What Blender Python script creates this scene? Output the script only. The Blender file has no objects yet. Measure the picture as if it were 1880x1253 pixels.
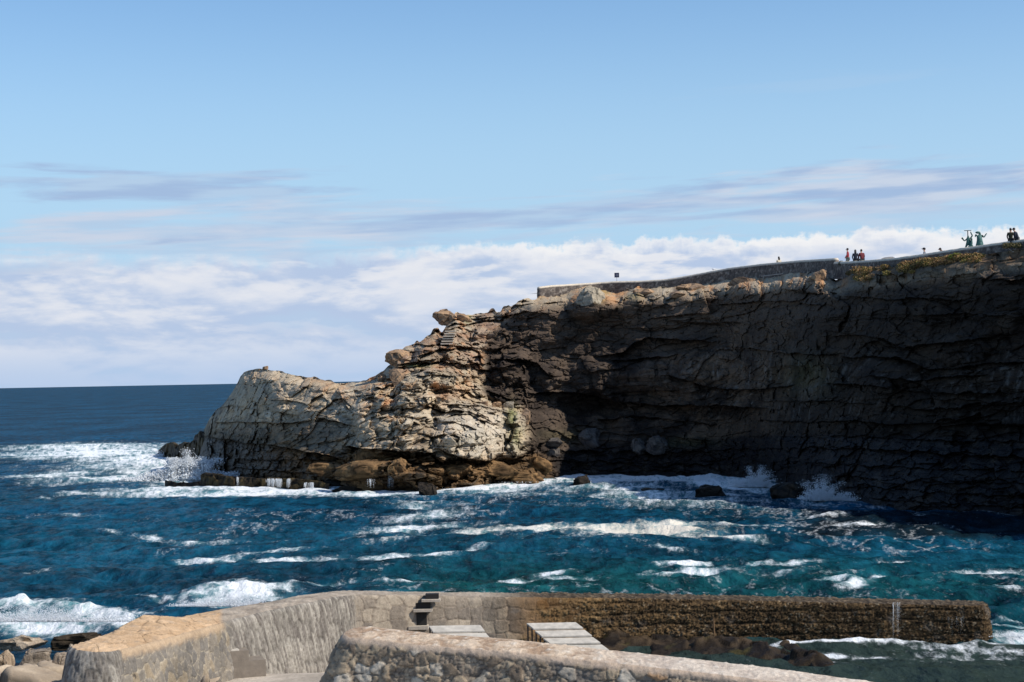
import bpy, math, random
import numpy as np
from mathutils import Matrix, Vector

random.seed(7)
SC = bpy.context.scene
COL = SC.collection
R = math.radians

# ------------------------------------------------------------------ camera
FPX = 3200.0            # focal length in photo pixels
CAMZ = 10.0             # metres above the sea
SLOPE = 0.0190          # horizon rises to the right
RHO = math.atan(SLOPE)
PITCH = math.atan((695.0 - 626.5) * math.cos(RHO) / FPX)
CFWD = np.array([0, math.cos(PITCH), math.sin(PITCH)])
r0 = np.array([1.0, 0, 0])
u0 = np.cross(r0, CFWD)
CRGT = math.cos(RHO) * r0 - math.sin(RHO) * u0
CUPV = math.sin(RHO) * r0 + math.cos(RHO) * u0

def ray(px, py):
    px = np.asarray(px, float); py = np.asarray(py, float)
    d = CFWD + CRGT * ((px - 940) / FPX)[..., None] + CUPV * ((626.5 - py) / FPX)[..., None]
    return d

def atD(px, py, D):
    d = ray(px, py)
    t = np.asarray(D, float) / d[..., 1]
    p = d * t[..., None]
    p[..., 2] += CAMZ
    return p

def onz(px, py, z=0.0):
    d = ray(px, py)
    t = (z - CAMZ) / d[..., 2]
    p = d * t[..., None]
    p[..., 2] += CAMZ
    return p

def proj(P):
    q = np.asarray(P, float) - np.array([0, 0, CAMZ])
    w = q @ CFWD
    return 940 + FPX * (q @ CRGT) / w, 626.5 - FPX * (q @ CUPV) / w

cam = bpy.data.cameras.new('camera')
cam.sensor_width = 36.0
cam.lens = FPX / 1880 * 36
cam.clip_start = 0.5
cam.clip_end = 120000
camo = bpy.data.objects.new('camera', cam)
COL.objects.link(camo)
M = Matrix([[CRGT[0], CUPV[0], -CFWD[0], 0], [CRGT[1], CUPV[1], -CFWD[1], 0], [CRGT[2], CUPV[2], -CFWD[2], CAMZ], [0, 0, 0, 1]])
camo.matrix_world = M
SC.camera = camo

# ------------------------------------------------------------------ noise
def _hash(ix, iy, iz, seed=0):
    h = (ix * 374761393 + iy * 668265263 + iz * 2147483647 + seed * 974634777) & 0xFFFFFFFF
    h = ((h ^ (h >> 13)) * 1274126177) & 0xFFFFFFFF
    h = (h ^ (h >> 16))
    h = (h * 2246822519) & 0xFFFFFFFF
    return (h ^ (h >> 15)) & 0xFFFFFFFF

def rnd(ix, iy, iz, seed=0):
    return _hash(ix, iy, iz, seed) / 4294967295.0

def vnoise(P, seed=0):
    """smooth gradient noise in -1..1"""
    P = np.asarray(P, float)
    i = np.floor(P).astype(np.int64)
    f = P - i
    w = f * f * f * (f * (f * 6 - 15) + 10)
    out = 0
    for dx in (0, 1):
        for dy in (0, 1):
            for dz in (0, 1):
                h = _hash(i[:, 0] + dx, i[:, 1] + dy, i[:, 2] + dz, seed)
                gx = (h & 1023) / 511.5 - 1
                gy = ((h >> 10) & 1023) / 511.5 - 1
                gz = ((h >> 20) & 1023) / 511.5 - 1
                g = gx * (f[:, 0] - dx) + gy * (f[:, 1] - dy) + gz * (f[:, 2] - dz)
                ww = (w[:, 0] if dx else 1 - w[:, 0]) * (w[:, 1] if dy else 1 - w[:, 1]) * (w[:, 2] if dz else 1 - w[:, 2])
                out = out + g * ww
    return out * 1.1

def fbm(P, oct=4, seed=0, gain=0.5, lac=2.03):
    P = np.asarray(P, float)
    a, s, o = 1.0, 0.0, 0.0
    for k in range(oct):
        o = o + a * vnoise(P * lac ** k + 13.7 * k, seed + k)
        s += a
        a *= gain
    return o / s * 1.5

def worley(P, seed=0, jit=0.9, sq=False):
    """F1, F2, id-random (3), vector from nearest point"""
    P = np.asarray(P, float)
    i = np.floor(P).astype(np.int64)
    n = len(P)
    F1 = np.full(n, 9.0); F2 = np.full(n, 9.0)
    dv = np.zeros((n, 3)); cid = np.zeros((n, 3), np.int64)
    for dx in (-1, 0, 1):
        for dy in (-1, 0, 1):
            for dz in (-1, 0, 1):
                c = i + np.array([dx, dy, dz])
                q = np.stack([rnd(c[:, 0], c[:, 1], c[:, 2], seed + k) for k in (11, 12, 13)], 1)
                v = P - (c + 0.5 + jit * (q - 0.5))
                d = ((v ** 4).sum(1)) ** .25 if sq else np.sqrt((v * v).sum(1))
                m = d < F1
                F2 = np.where(m, F1, np.minimum(F2, d))
                F1 = np.where(m, d, F1)
                dv[m] = v[m]; cid[m] = c[m]
    rr = np.stack([rnd(cid[:, 0], cid[:, 1], cid[:, 2], seed + k) for k in (21, 22, 23, 24)], 1)
    return F1, F2, rr, dv

def worley2(u, v, seed=0, jit=0.8):
    """2-D version on (u, v)"""
    iu = np.floor(u).astype(np.int64); iv = np.floor(v).astype(np.int64)
    n = len(u)
    F1 = np.full(n, 9.0); F2 = np.full(n, 9.0)
    du = np.zeros(n); dw = np.zeros(n); cu = np.zeros(n, np.int64); cv = np.zeros(n, np.int64)
    z0 = np.zeros(n, np.int64)
    for dx in (-1, 0, 1):
        for dy in (-1, 0, 1):
            a, b = iu + dx, iv + dy
            pu = a + 0.5 + jit * (rnd(a, b, z0, seed + 1) - 0.5)
            pv = b + 0.5 + jit * (rnd(a, b, z0, seed + 2) - 0.5)
            # squarish metric
            eu, ev = u - pu, v - pv
            d = (np.abs(eu) ** 3 + np.abs(ev) ** 3) ** (1 / 3.0)
            m = d < F1
            F2 = np.where(m, F1, np.minimum(F2, d))
            F1 = np.where(m, d, F1)
            du = np.where(m, eu, du); dw = np.where(m, ev, dw)
            cu = np.where(m, a, cu); cv = np.where(m, b, cv)
    rr = np.stack([rnd(cu, cv, z0, seed + k) for k in (31, 32, 33, 34)], 1)
    return F1, F2, rr, du, dw

def sst(a, b, x):
    t = np.clip((x - a) / (b - a), 0, 1)
    return t * t * (3 - 2 * t)

def mixc(a, b, t):
    a = np.asarray(a, float); b = np.asarray(b, float)
    if a.ndim == 1: a = a[None, :]
    if b.ndim == 1: b = b[None, :]
    return a * (1 - t[:, None]) + b * t[:, None]

# ------------------------------------------------------------------ mesh helpers
def mesh_np(name, V, F, attrs=None, smooth=True):
    """V (n,3), F (m,4) or (m,3) arrays; attrs: name -> (n,) float or (n,3) colour"""
    me = bpy.data.meshes.new(name)
    V = np.ascontiguousarray(V, np.float32)
    F = np.ascontiguousarray(F, np.int32)
    k = F.shape[1]
    me.vertices.add(len(V)); me.vertices.foreach_set('co', V.ravel())
    me.loops.add(F.size); me.loops.foreach_set('vertex_index', F.ravel())
    me.polygons.add(len(F))
    me.polygons.foreach_set('loop_start', np.arange(0, F.size, k, dtype=np.int32))
    me.polygons.foreach_set('loop_total', np.full(len(F), k, np.int32))
    me.polygons.foreach_set('use_smooth', np.full(len(F), smooth))
    me.update(calc_edges=True)
    for an, a in (attrs or {}).items():
        a = np.asarray(a)
        if a.ndim == 1:
            at = me.attributes.new(an, 'FLOAT', 'POINT')
            at.data.foreach_set('value', np.ascontiguousarray(a, np.float32))
        else:
            at = me.attributes.new(an, 'FLOAT_COLOR', 'POINT')
            c = np.ones((len(a), 4), np.float32); c[:, :3] = a
            at.data.foreach_set('color', c.ravel())
    return me

def grid_faces(nr, nc, close=False):
    r = np.arange(nr - 1)[:, None]; c = np.arange(nc if close else nc - 1)[None, :]
    a = r * nc + c; b = r * nc + (c + 1) % nc
    return np.stack([a, b, b + nc, a + nc], -1).reshape(-1, 4)

def link(name, me, mat=None, parent=None):
    o = bpy.data.objects.new(name, me)
    COL.objects.link(o)
    if mat is not None and me is not None: me.materials.append(mat)
    if parent is not None: o.parent = parent
    return o

def tag(o, label=None, cat=None, group=None, kind=None):
    if label: o['label'] = label
    if cat: o['category'] = cat
    if group: o['group'] = group
    if kind: o['kind'] = kind
    return o

def empty(name, loc, rz=0.0, scale=1.0):
    o = bpy.data.objects.new(name, None)
    COL.objects.link(o)
    o.location = loc; o.rotation_euler = (0, 0, rz); o.scale = (scale,) * 3
    return o

class MB:
    """collects simple solids for one mesh"""
    def __init__(s): s.v = []; s.f = []
    def add(s, V, F):
        n = len(s.v); s.v += [tuple(v) for v in V]; s.f += [tuple(i + n for i in f) for f in F]; return s
    def box(s, c, size, rz=0, rx=0, ry=0, taper=1.0):
        sx, sy, sz = [a / 2 for a in size]
        V = []
        m = Matrix.Rotation(rz, 3, 'Z') @ Matrix.Rotation(ry, 3, 'Y') @ Matrix.Rotation(rx, 3, 'X')
        for z in (-1, 1):
            k = taper if z > 0 else 1
            for x, y in ((-1, -1), (1, -1), (1, 1), (-1, 1)):
                V.append(m @ Vector((x * sx * k, y * sy * k, z * sz)) + Vector(c))
        return s.add(V, [(3, 2, 1, 0), (4, 5, 6, 7), (0, 1, 5, 4), (1, 2, 6, 5), (2, 3, 7, 6), (3, 0, 4, 7)])
    def tube(s, pts, rad, n=8, cap=True):
        pts = [Vector(p) for p in pts]
        if not hasattr(rad, '__len__'): rad = [rad] * len(pts)
        V = []
        for i, p in enumerate(pts):
            d = (pts[min(i + 1, len(pts) - 1)] - pts[max(i - 1, 0)]).normalized()
            a = d.orthogonal().normalized(); b = d.cross(a)
            for k in range(n):
                t = 2 * math.pi * k / n
                V.append(p + (a * math.cos(t) + b * math.sin(t)) * rad[i])
        F = []
        for i in range(len(pts) - 1):
            for k in range(n):
                F.append((i * n + k, i * n + (k + 1) % n, (i + 1) * n + (k + 1) % n, (i + 1) * n + k))
        if cap:
            F.append(tuple(range(n))[::-1]); F.append(tuple((len(pts) - 1) * n + k for k in range(n)))
        return s.add(V, F)
    def ball(s, c, r, nu=10, nv=7):
        if not hasattr(r, '__len__'): r = (r, r, r)
        V = [(c[0], c[1], c[2] - r[2])]
        for j in range(1, nv):
            ph = -math.pi / 2 + math.pi * j / nv
            for i in range(nu):
                t = 2 * math.pi * i / nu
                V.append((c[0] + r[0] * math.cos(ph) * math.cos(t), c[1] + r[1] * math.cos(ph) * math.sin(t), c[2] + r[2] * math.sin(ph)))
        V.append((c[0], c[1], c[2] + r[2]))
        F = [(0, 1 + (i + 1) % nu, 1 + i) for i in range(nu)]
        for j in range(nv - 2):
            for i in range(nu):
                a = 1 + j * nu + i; b = 1 + j * nu + (i + 1) % nu
                F.append((a, b, b + nu, a + nu))
        t = len(V) - 1; o = 1 + (nv - 2) * nu
        F += [(o + i, o + (i + 1) % nu, t) for i in range(nu)]
        return s.add(V, F)
    def build(s, name, mat, parent=None, smooth=False):
        me = bpy.data.meshes.new(name)
        me.from_pydata([tuple(v) for v in s.v], [], s.f)
        me.update()
        if smooth: me.polygons.foreach_set('use_smooth', [True] * len(me.polygons))
        return link(name, me, mat, parent)

# ------------------------------------------------------------------ materials
def new_mat(name):
    m = bpy.data.materials.new(name); m.use_nodes = True
    nt = m.node_tree; b = nt.nodes['Principled BSDF']
    return m, nt, b

def N(nt, typ, **kw):
    n = nt.nodes.new(typ)
    for k, v in kw.items(): setattr(n, k, v)
    return n

def math_n(nt, op, a, b=None, c=None, clamp=False):
    n = nt.nodes.new('ShaderNodeMath'); n.operation = op; n.use_clamp = clamp
    for i, x in enumerate((a, b, c)):
        if x is None: continue
        if isinstance(x, (int, float)): n.inputs[i].default_value = x
        else: nt.links.new(x, n.inputs[i])
    return n.outputs[0]

def rock_material(name, attr='col', s1=2.2, s2=9.0, bump=0.6, dist=0.12, rough=0.9, var=0.45, wetattr=False, crk=0.0):
    """vertex colour broken up by fine speckle, plus fine relief"""
    m, nt, b = new_mat(name)
    at = N(nt, 'ShaderNodeAttribute', attribute_name=attr)
    tc = N(nt, 'ShaderNodeNewGeometry')
    n1 = N(nt, 'ShaderNodeTexNoise'); n1.inputs['Scale'].default_value = s1; n1.inputs['Detail'].default_value = 9; n1.inputs['Roughness'].default_value = 0.68
    n2 = N(nt, 'ShaderNodeTexNoise'); n2.inputs['Scale'].default_value = s2; n2.inputs['Detail'].default_value = 7; n2.inputs['Roughness'].default_value = 0.78
    vo = N(nt, 'ShaderNodeTexVoronoi', feature='DISTANCE_TO_EDGE'); vo.inputs['Scale'].default_value = s1 * 0.55
    # warp the cracks
    wv = N(nt, 'ShaderNodeVectorMath', operation='ADD')
    sc = N(nt, 'ShaderNodeVectorMath', operation='SCALE'); sc.inputs['Scale'].default_value = 1.1 / s1
    nt.links.new(tc.outputs['Position'], n1.inputs['Vector']); nt.links.new(tc.outputs['Position'], n2.inputs['Vector'])
    nt.links.new(n1.outputs['Color'], sc.inputs[0]); nt.links.new(tc.outputs['Position'], wv.inputs[0]); nt.links.new(sc.outputs[0], wv.inputs[1])
    nt.links.new(wv.outputs[0], vo.inputs['Vector'])
    crack = N(nt, 'ShaderNodeMapRange'); crack.inputs['From Max'].default_value = 0.022; crack.inputs['To Min'].default_value = 1.0 - crk
    nt.links.new(vo.outputs['Distance'], crack.inputs['Value'])
    a = math_n(nt, 'MULTIPLY_ADD', n1.outputs['Fac'], 2 * var, 1 - var)
    a2 = math_n(nt, 'MULTIPLY_ADD', n2.outputs['Fac'], 2 * var, 1 - var)
    k = math_n(nt, 'MULTIPLY', a, a2)
    k = math_n(nt, 'MULTIPLY', k, crack.outputs['Result'])
    mul = N(nt, 'ShaderNodeVectorMath', operation='SCALE')
    nt.links.new(at.outputs['Color'], mul.inputs[0]); nt.links.new(k, mul.inputs['Scale'])
    nt.links.new(mul.outputs[0], b.inputs['Base Color'])
    h = math_n(nt, 'MULTIPLY_ADD', n1.outputs['Fac'], 1.0, math_n(nt, 'MULTIPLY_ADD', n2.outputs['Fac'], 0.35, math_n(nt, 'MULTIPLY', crack.outputs['Result'], 0.6)))
    bm = N(nt, 'ShaderNodeBump'); bm.inputs['Strength'].default_value = bump; bm.inputs['Distance'].default_value = dist
    nt.links.new(h, bm.inputs['Height']); nt.links.new(bm.outputs['Normal'], b.inputs['Normal'])
    b.inputs['Specular IOR Level'].default_value = 0.15
    if wetattr:
        wa = N(nt, 'ShaderNodeAttribute', attribute_name='wet')
        mr = N(nt, 'ShaderNodeMapRange'); mr.inputs['To Min'].default_value = rough; mr.inputs['To Max'].default_value = 0.5
        nt.links.new(wa.outputs['Fac'], mr.inputs['Value']); nt.links.new(mr.outputs['Result'], b.inputs['Roughness'])
    else:
        b.inputs['Roughness'].default_value = rough
    return m

def plain(name, col, rough=0.7, var=0.2, scale=8, bump=0.0, metallic=0.0):
    m, nt, b = new_mat(name)
    tc = N(nt, 'ShaderNodeNewGeometry')
    n1 = N(nt, 'ShaderNodeTexNoise'); n1.inputs['Scale'].default_value = scale; n1.inputs['Detail'].default_value = 6
    nt.links.new(tc.outputs['Position'], n1.inputs['Vector'])
    k = math_n(nt, 'MULTIPLY_ADD', n1.outputs['Fac'], 2 * var, 1 - var)
    mul = N(nt, 'ShaderNodeVectorMath', operation='SCALE'); mul.inputs[0].default_value = col
    nt.links.new(k, mul.inputs['Scale']); nt.links.new(mul.outputs[0], b.inputs['Base Color'])
    b.inputs['Roughness'].default_value = rough; b.inputs['Metallic'].default_value = metallic
    if bump:
        bm = N(nt, 'ShaderNodeBump'); bm.inputs['Strength'].default_value = bump; bm.inputs['Distance'].default_value = 0.03
        nt.links.new(n1.outputs['Fac'], bm.inputs['Height']); nt.links.new(bm.outputs['Normal'], b.inputs['Normal'])
    return m
# ------------------------------------------------------------------ sun and sky
SUN_AZ = math.atan2(0.92, -0.31)       # azimuth clockwise from +Y
SUN_EL = R(42)
sd = Vector((math.sin(SUN_AZ) * math.cos(SUN_EL), math.cos(SUN_AZ) * math.cos(SUN_EL), math.sin(SUN_EL)))
sl = bpy.data.lights.new('sun', 'SUN'); sl.energy = 5.0; sl.angle = R(0.53); sl.color = (1.0, 0.93, 0.82)
so = bpy.data.objects.new('sun', sl); COL.objects.link(so)
so.rotation_euler = sd.to_track_quat('Z', 'Y').to_euler()

w = bpy.data.worlds.new('World'); SC.world = w; w.use_nodes = True
nt = w.node_tree; nt.nodes.clear()
out = N(nt, 'ShaderNodeOutputWorld'); bg = N(nt, 'ShaderNodeBackground'); bg.inputs['Strength'].default_value = 0.10
nt.links.new(bg.outputs[0], out.inputs[0])
sky = N(nt, 'ShaderNodeTexSky', sky_type='NISHITA', sun_disc=False)
sky.sun_elevation = SUN_EL; sky.sun_rotation = SUN_AZ; sky.altitude = 0; sky.air_density = 1.0; sky.dust_density = 0.35; sky.ozone_density = 2.2
tc = N(nt, 'ShaderNodeTexCoord')
sep = N(nt, 'ShaderNodeSeparateXYZ'); nt.links.new(tc.outputs['Generated'], sep.inputs[0])
X, Y, Z = sep.outputs
az = math_n(nt, 'ARCTAN2', X, Y)                        # radians, 0 straight ahead
el = math_n(nt, 'ARCSINE', Z)
azd = math_n(nt, 'MULTIPLY', az, 57.2958); eld = math_n(nt, 'MULTIPLY', el, 57.2958)
def comb(x, y, z=0.0):
    c = N(nt, 'ShaderNodeCombineXYZ')
    for i, q in enumerate((x, y, z)):
        if isinstance(q, (int, float)): c.inputs[i].default_value = q
        else: nt.links.new(q, c.inputs[i])
    return c.outputs[0]
def noise(vec, scale, det=6, rough=0.55, dist=0.0):
    n = N(nt, 'ShaderNodeTexNoise'); n.inputs['Scale'].default_value = scale; n.inputs['Detail'].default_value = det
    n.inputs['Roughness'].default_value = rough; n.inputs['Distortion'].default_value = dist
    nt.links.new(vec, n.inputs['Vector']); return n.outputs['Fac']
def mr(v, a, b, c=0.0, d=1.0, smooth=True):
    n = N(nt, 'ShaderNodeMapRange', interpolation_type='SMOOTHSTEP' if smooth else 'LINEAR')
    for i, q in ((0, v), (1, a), (2, b), (3, c), (4, d)):
        if isinstance(q, (int, float)): n.inputs[i].default_value = q
        else: nt.links.new(q, n.inputs[i])
    return n.outputs[0]
def mix(a, b, f):
    n = N(nt, 'ShaderNodeMix', data_type='RGBA')
    for i, q in ((6, a), (7, b)):
        if isinstance(q, tuple): n.inputs[i].default_value = (*q, 1)
        else: nt.links.new(q, n.inputs[i])
    if isinstance(f, (int, float)): n.inputs[0].default_value = f
    else: nt.links.new(f, n.inputs[0])
    return n.outputs[2]
mul, add, sub = (lambda a, b: math_n(nt, 'MULTIPLY', a, b)), (lambda a, b: math_n(nt, 'ADD', a, b)), (lambda a, b: math_n(nt, 'SUBTRACT', a, b))
SKY_TINT = N(nt, 'ShaderNodeVectorMath', operation='MULTIPLY'); SKY_TINT.inputs[1].default_value = (1.14, 1.36, 1.52)
nt.links.new(sky.outputs[0], SKY_TINT.inputs[0])
base = SKY_TINT.outputs[0]
# (cloud colours are in sky units: divided by the background strength)
S = 10.0
def cc(r, g, b): return (r * S, g * S, b * S)
# low pale veil near the horizon
veil = mr(eld, 13.5, 3.0, 0.0, 0.9)
base = mix(base, cc(.44, .65, .86), veil)
# --- cumulus bank: top edge height depends on azimuth
P1 = comb(mul(azd, 0.16), mul(eld, 0.42), 3.0)
big = noise(P1, 1.0, 3, 0.5)
edge = add(mr(azd, -16.0, 16.0, 4.45, 4.55, False), mul(sub(noise(comb(mul(azd, 0.45), 0.0, 5.0), 1.0, 5, 0.6), 0.5), 1.6))
edge = add(edge, mul(sub(noise(comb(mul(azd, 1.3), mul(eld, 1.6), 2.0), 1.6, 5, 0.6), 0.5), 0.9))
inbank = mr(sub(edge, eld), -0.03, mr(azd, -9.0, 2.0, 0.9, 0.22), 0.0, 1.0)
def bankn(dy):
    return noise(comb(mul(azd, 0.24), add(mul(eld, 0.80), dy), 7.0), 1.0, 9, 0.55, 0.15)
n_a = bankn(0.0); n_b = bankn(0.16)
lightn = mr(sub(n_a, n_b), -0.03, 0.08, 0.0, 1.0)         # lit upper side of each billow
fill = mr(n_a, 0.40, 0.60, 0.0, 1.0)
cl = mix(cc(.47, .58, .78), cc(.72, .76, .85), fill)
cl = mix(cl, cc(.82, .83, .87), mul(mul(lightn, mr(eld, 0.3, 4.2, 0.15, 0.9)), mr(azd, -12.0, 8.0, .55, 1.0)))
rim = mul(mr(sub(edge, eld), 0.0, 0.75, 1.0, 0.0), mr(azd, -10.0, 3.0, 0.25, 0.85))
cl = mix(cl, cc(.93, .93, .93), rim)
cl = mix(cl, cc(.44, .58, .81), mr(eld, 1.9, 0.1, 0.0, 0.8))   # thinner and bluer low down
dens = mul(inbank, mr(add(n_a, mr(eld, 0.2, 3.5, 0.0, 0.22)), 0.36, 0.55, 0.75, 1.0))
col = mix(base, cl, dens)
# --- flat grey-blue and pinkish streaks above the bank
def streak(a0, e0, ra, re, slope, seed, cA, cB, strength, sx=0.20, sy=2.1):
    global col
    e = sub(eld, math_n(nt, 'MULTIPLY_ADD', sub(azd, a0), slope, e0))
    dx = math_n(nt, 'DIVIDE', sub(azd, a0), ra); dy = math_n(nt, 'DIVIDE', e, re)
    q = math_n(nt, 'SQRT', add(mul(dx, dx), mul(dy, dy)))
    nn = noise(comb(mul(azd, sx), mul(e, sy), seed), 1.0, 6, 0.55, 0.35)
    d = add(sub(1.0, q), mul(sub(nn, 0.5), 3.0))
    d = mr(d, 0.0, 0.75)
    n2 = noise(comb(mul(azd, sx * 1.2), mul(e, sy * 1.1), seed + 4.0), 1.0, 5, 0.5)
    c = mix(cA, cB, mr(n2, 0.38, 0.62))
    col = mix(col, c, mul(d, strength))
GB = cc(.36, .49, .72); PK = cc(.59, .66, .79); LB = cc(.46, .61, .80)
streak(-11.5, 6.35, 7.5, 0.72, 0.0, 1.0, GB, LB, 0.9)
streak(-9.0, 5.0, 13.0, 1.25, 0.02, 8.0, LB, PK, 0.95)
streak(1.0, 5.35, 13.0, 0.45, 0.03, 15.0, GB, LB, 0.85)
streak(12.0, 5.9, 11.0, 1.1, 0.03, 22.0, GB, PK, 0.9)
streak(11.0, 5.1, 10.0, 0.6, 0.02, 29.0, LB, PK, 0.6)
streak(9.5, 9.3, 5.0, 0.4, 0.03, 36.0, LB, LB, 0.18)
nt.links.new(col, bg.inputs['Color'])
SC.view_settings.view_transform = 'Standard'; SC.view_settings.look = 'None'
SC.view_settings.exposure = 0.0; SC.view_settings.gamma = 1.0
# ------------------------------------------------------------------ sea
# foam streaks as they lie on the water: x0,y0,x1,y1 (photo points dropped onto the sea plane), half width, strength, cream
FO = [
 (0,824,300,818,9,1.3,0),(0,838,330,832,14,1.5,0),(150,826,330,822,8,1.2,0),(180,850,380,845,16,1.6,0),(60,862,330,858,12,.95,0),(0,880,190,868,7,1.3,0),
 (80,886,320,874,9,1.2,0),(270,868,400,860,24,1.9,0),(200,905,420,900,9,1.3,0),(190,912,700,908,8,1.4,0),(330,898,660,903,11,1.7,0),(560,915,780,912,7,1.3,0),
 (640,905,800,908,8,1.6,0),(780,905,950,898,8,1.7,0),(800,914,1000,903,6,1.1,0),(900,900,1010,892,10,1.7,0),(1000,885,1150,886,10,1.8,0),(1080,880,1260,884,9,1.9,0),
 (1200,884,1380,886,12,1.9,0),(1260,895,1420,900,10,1.5,0),(1370,878,1430,884,10,1.9,0),(1330,905,1450,908,6,1.1,0),(1480,905,1640,918,10,1.3,0),(1500,918,1600,925,6,1.0,0),
 (950,906,1300,900,8,1.0,0),(1000,916,1400,912,9,.95,0),(1050,930,1460,926,11,.85,0),(1380,918,1560,936,8,.8,0),(660,925,900,935,8,.7,0),(860,920,1060,912,5,.8,0),(1180,940,1560,944,9,.5,0),(1430,912,1540,932,3,1.0,0),
 (700,930,820,938,8,.9,0),(730,952,850,944,7,1.1,0),(670,978,820,968,7,1.3,0),(690,962,800,958,6,.8,0),(760,968,890,965,3,.9,0),
 (690,997,820,984,5,1.0,1),(760,989,960,976,6,1.2,1),(880,976,1080,978,6,1.25,1),(1040,978,1200,982,9,1.35,1),(1150,978,1290,984,13,1.5,1),(1190,970,1300,968,5,1.4,1),(1270,970,1400,974,4,1.1,0),(1280,992,1385,998,4,1.5,0),
 (1010,985,1200,1000,7,.7,0),(1180,1008,1260,1020,6,.9,0),(1120,1002,1250,1012,6,.5,0),(900,992,1010,1000,4,.6,0),(970,1000,1080,1000,6,.55,0),
 (250,984,300,990,6,1.0,0),(270,995,440,996,4,.8,0),(100,955,170,958,4,.8,0),(170,978,230,980,3,.7,0),(50,920,100,922,3,.8,0),(150,921,210,922,3,.7,0),
 (340,1033,420,1034,6,1.4,0),(400,1028,520,1018,5,1.4,0),(500,1018,580,1012,3,1.1,0),(470,1038,590,1038,6,1.2,0),(570,1040,640,1030,7,1.0,0),(620,1034,780,1030,7,1.0,0),(760,1032,840,1022,4,1.2,0),(820,1022,900,1012,3,.9,0),
 (490,997,560,994,2,1.1,0),(560,994,650,990,2,1.1,0),(650,985,700,975,4,.8,0),
 (1210,1048,1280,1046,4,1.6,0),(1175,1066,1240,1062,3,1.3,0),(1200,1060,1330,1058,4,1.4,0),(1360,1050,1400,1046,4,1.4,0),(1400,1050,1490,1046,4,1.4,0),(1380,1063,1500,1060,4,.8,0),(1500,1080,1570,1075,5,1.3,0),(1540,1088,1580,1082,6,1.4,0),
 (1580,1072,1650,1066,4,1.6,0),(1620,1042,1700,1050,4,1.1,0),(1480,1070,1560,1064,3,.9,0),(1760,1066,1880,1068,3,1.1,0),(1800,1092,1880,1100,4,1.0,0),(1700,1058,1740,1060,2,1.1,0),(1500,970,1640,966,3,1.2,0),(1440,955,1560,952,3,1.0,0),(1560,966,1700,968,2,.9,0),
 (900,1076,960,1070,4,1.3,0),(950,1066,1090,1072,6,.9,0),(980,1062,1040,1056,4,1.2,0),(650,1082,800,1078,3,.9,0),(0,1072,60,1066,3,.9,0),(40,1068,90,1062,3,.7,0),
 (540,1090,640,1078,4,.9,0),(500,1094,560,1090,5,.8,0),
 (-60,1135,110,1132,16,1.35,0),(60,1140,220,1148,14,1.3,0),(-60,1155,180,1160,13,1.4,0),(180,1150,260,1168,10,1.6,0),(250,1108,300,1128,5,.8,0),
 (320,1118,400,1112,9,1.4,0),(380,1108,500,1100,12,1.7,0),(340,1124,520,1112,9,1.4,0),(500,1098,540,1104,6,1.1,0),
 (1820,1142,1900,1138,4,1.2,0),(1820,1152,1900,1150,4,1.5,0),(1830,1170,1900,1165,7,1.8,0),(1700,1185,1900,1180,5,1.2,0),(1560,1186,1760,1180,6,1.0,0),(1400,1200,1470,1188,5,2.0,0),(1450,1189,1600,1184,4,2.0,0),(1250,1186,1400,1190,3,.9,0),(1700,1190,1880,1196,6,1.2,0),(1600,1178,1720,1182,3,1.5,0),(1460,1206,1560,1216,5,1.3,0),(1540,1212,1660,1218,5,1.1,0),(1640,1200,1860,1206,5,.9,0),(1500,1228,1560,1224,3,.8,0),
 (1780,946,1900,946,6,.8,0),(1650,944,1720,950,3,.8,0),
]
# darker weed patches and greener aerated patches
def seg_field(px, py, L, soft=1.0):
    out = np.zeros(len(px)); cream = np.zeros(len(px))
    for (x0, y0, x1, y1, hw, st, cr) in L:
        dx, dy = x1 - x0, y1 - y0
        l2 = dx * dx + dy * dy
        t = np.clip(((px - x0) * dx + (py - y0) * dy) / l2, -0.15, 1.15)
        tt = np.clip(t, 0, 1)
        ddx = (px - x0 - t * dx) / (hw * 3.0); ddy = (py - y0 - t * dy) / (hw * soft)
        d2 = ddx * ddx + ddy * ddy
        endf = 1 - 0.5 * np.abs(tt - 0.5) * 2
        v = st * np.exp(-d2 * 0.75) * endf
        out = np.maximum(out, v)
        if cr: cream = np.maximum(cream, np.exp(-d2 * 0.6) * (st - .7))
    return out, cream

nr = 430
# rows: photo y at centre column, from far to near
hy = 0.06 + 0.55 * (np.linspace(0, 1, 40) ** 1.5) * 1.0
offs = np.concatenate([np.array([0.3, 0.6, 0.9, 1.3, 1.8, 2.4, 3.0, 3.7, 4.4, 5.2]), np.arange(6.2, 640, 1.45)])
cols = np.concatenate([np.linspace(-2600, -120, 160), np.arange(-117, 2000, 1.75), np.linspace(2003, 4300, 150)])
OFF, CX = np.meshgrid(offs, cols, indexing='ij')
px = CX.ravel(); py = (695.0 - SLOPE * (px - 940)) + OFF.ravel()
Dg = CAMZ * FPX / OFF.ravel()
Xg = (px - 940) / FPX * Dg
P0 = np.stack([Xg, Dg, np.zeros_like(Xg)], 1)
Ps = P0.copy()
foam, cream = seg_field(px, py, FO)
step = Dg * Dg / (CAMZ * FPX) * 1.45            # row spacing in metres
def wav(lx, ly, amp, seed, rot=0.0, ridged=True, oct=1):
    c, s_ = math.cos(rot), math.sin(rot)
    q = np.stack([(P0[:, 0] * c + P0[:, 1] * s_) / lx, (-P0[:, 0] * s_ + P0[:, 1] * c) / ly, np.full(len(px), seed * 3.3)], 1)
    n = fbm(q, oct, seed)
    if ridged: n = 1 - 2.2 * np.abs(n)
    fade = np.clip(1.6 - 1.6 * (1.5 * step / ly), 0, 1)
    return amp * n * fade
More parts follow.
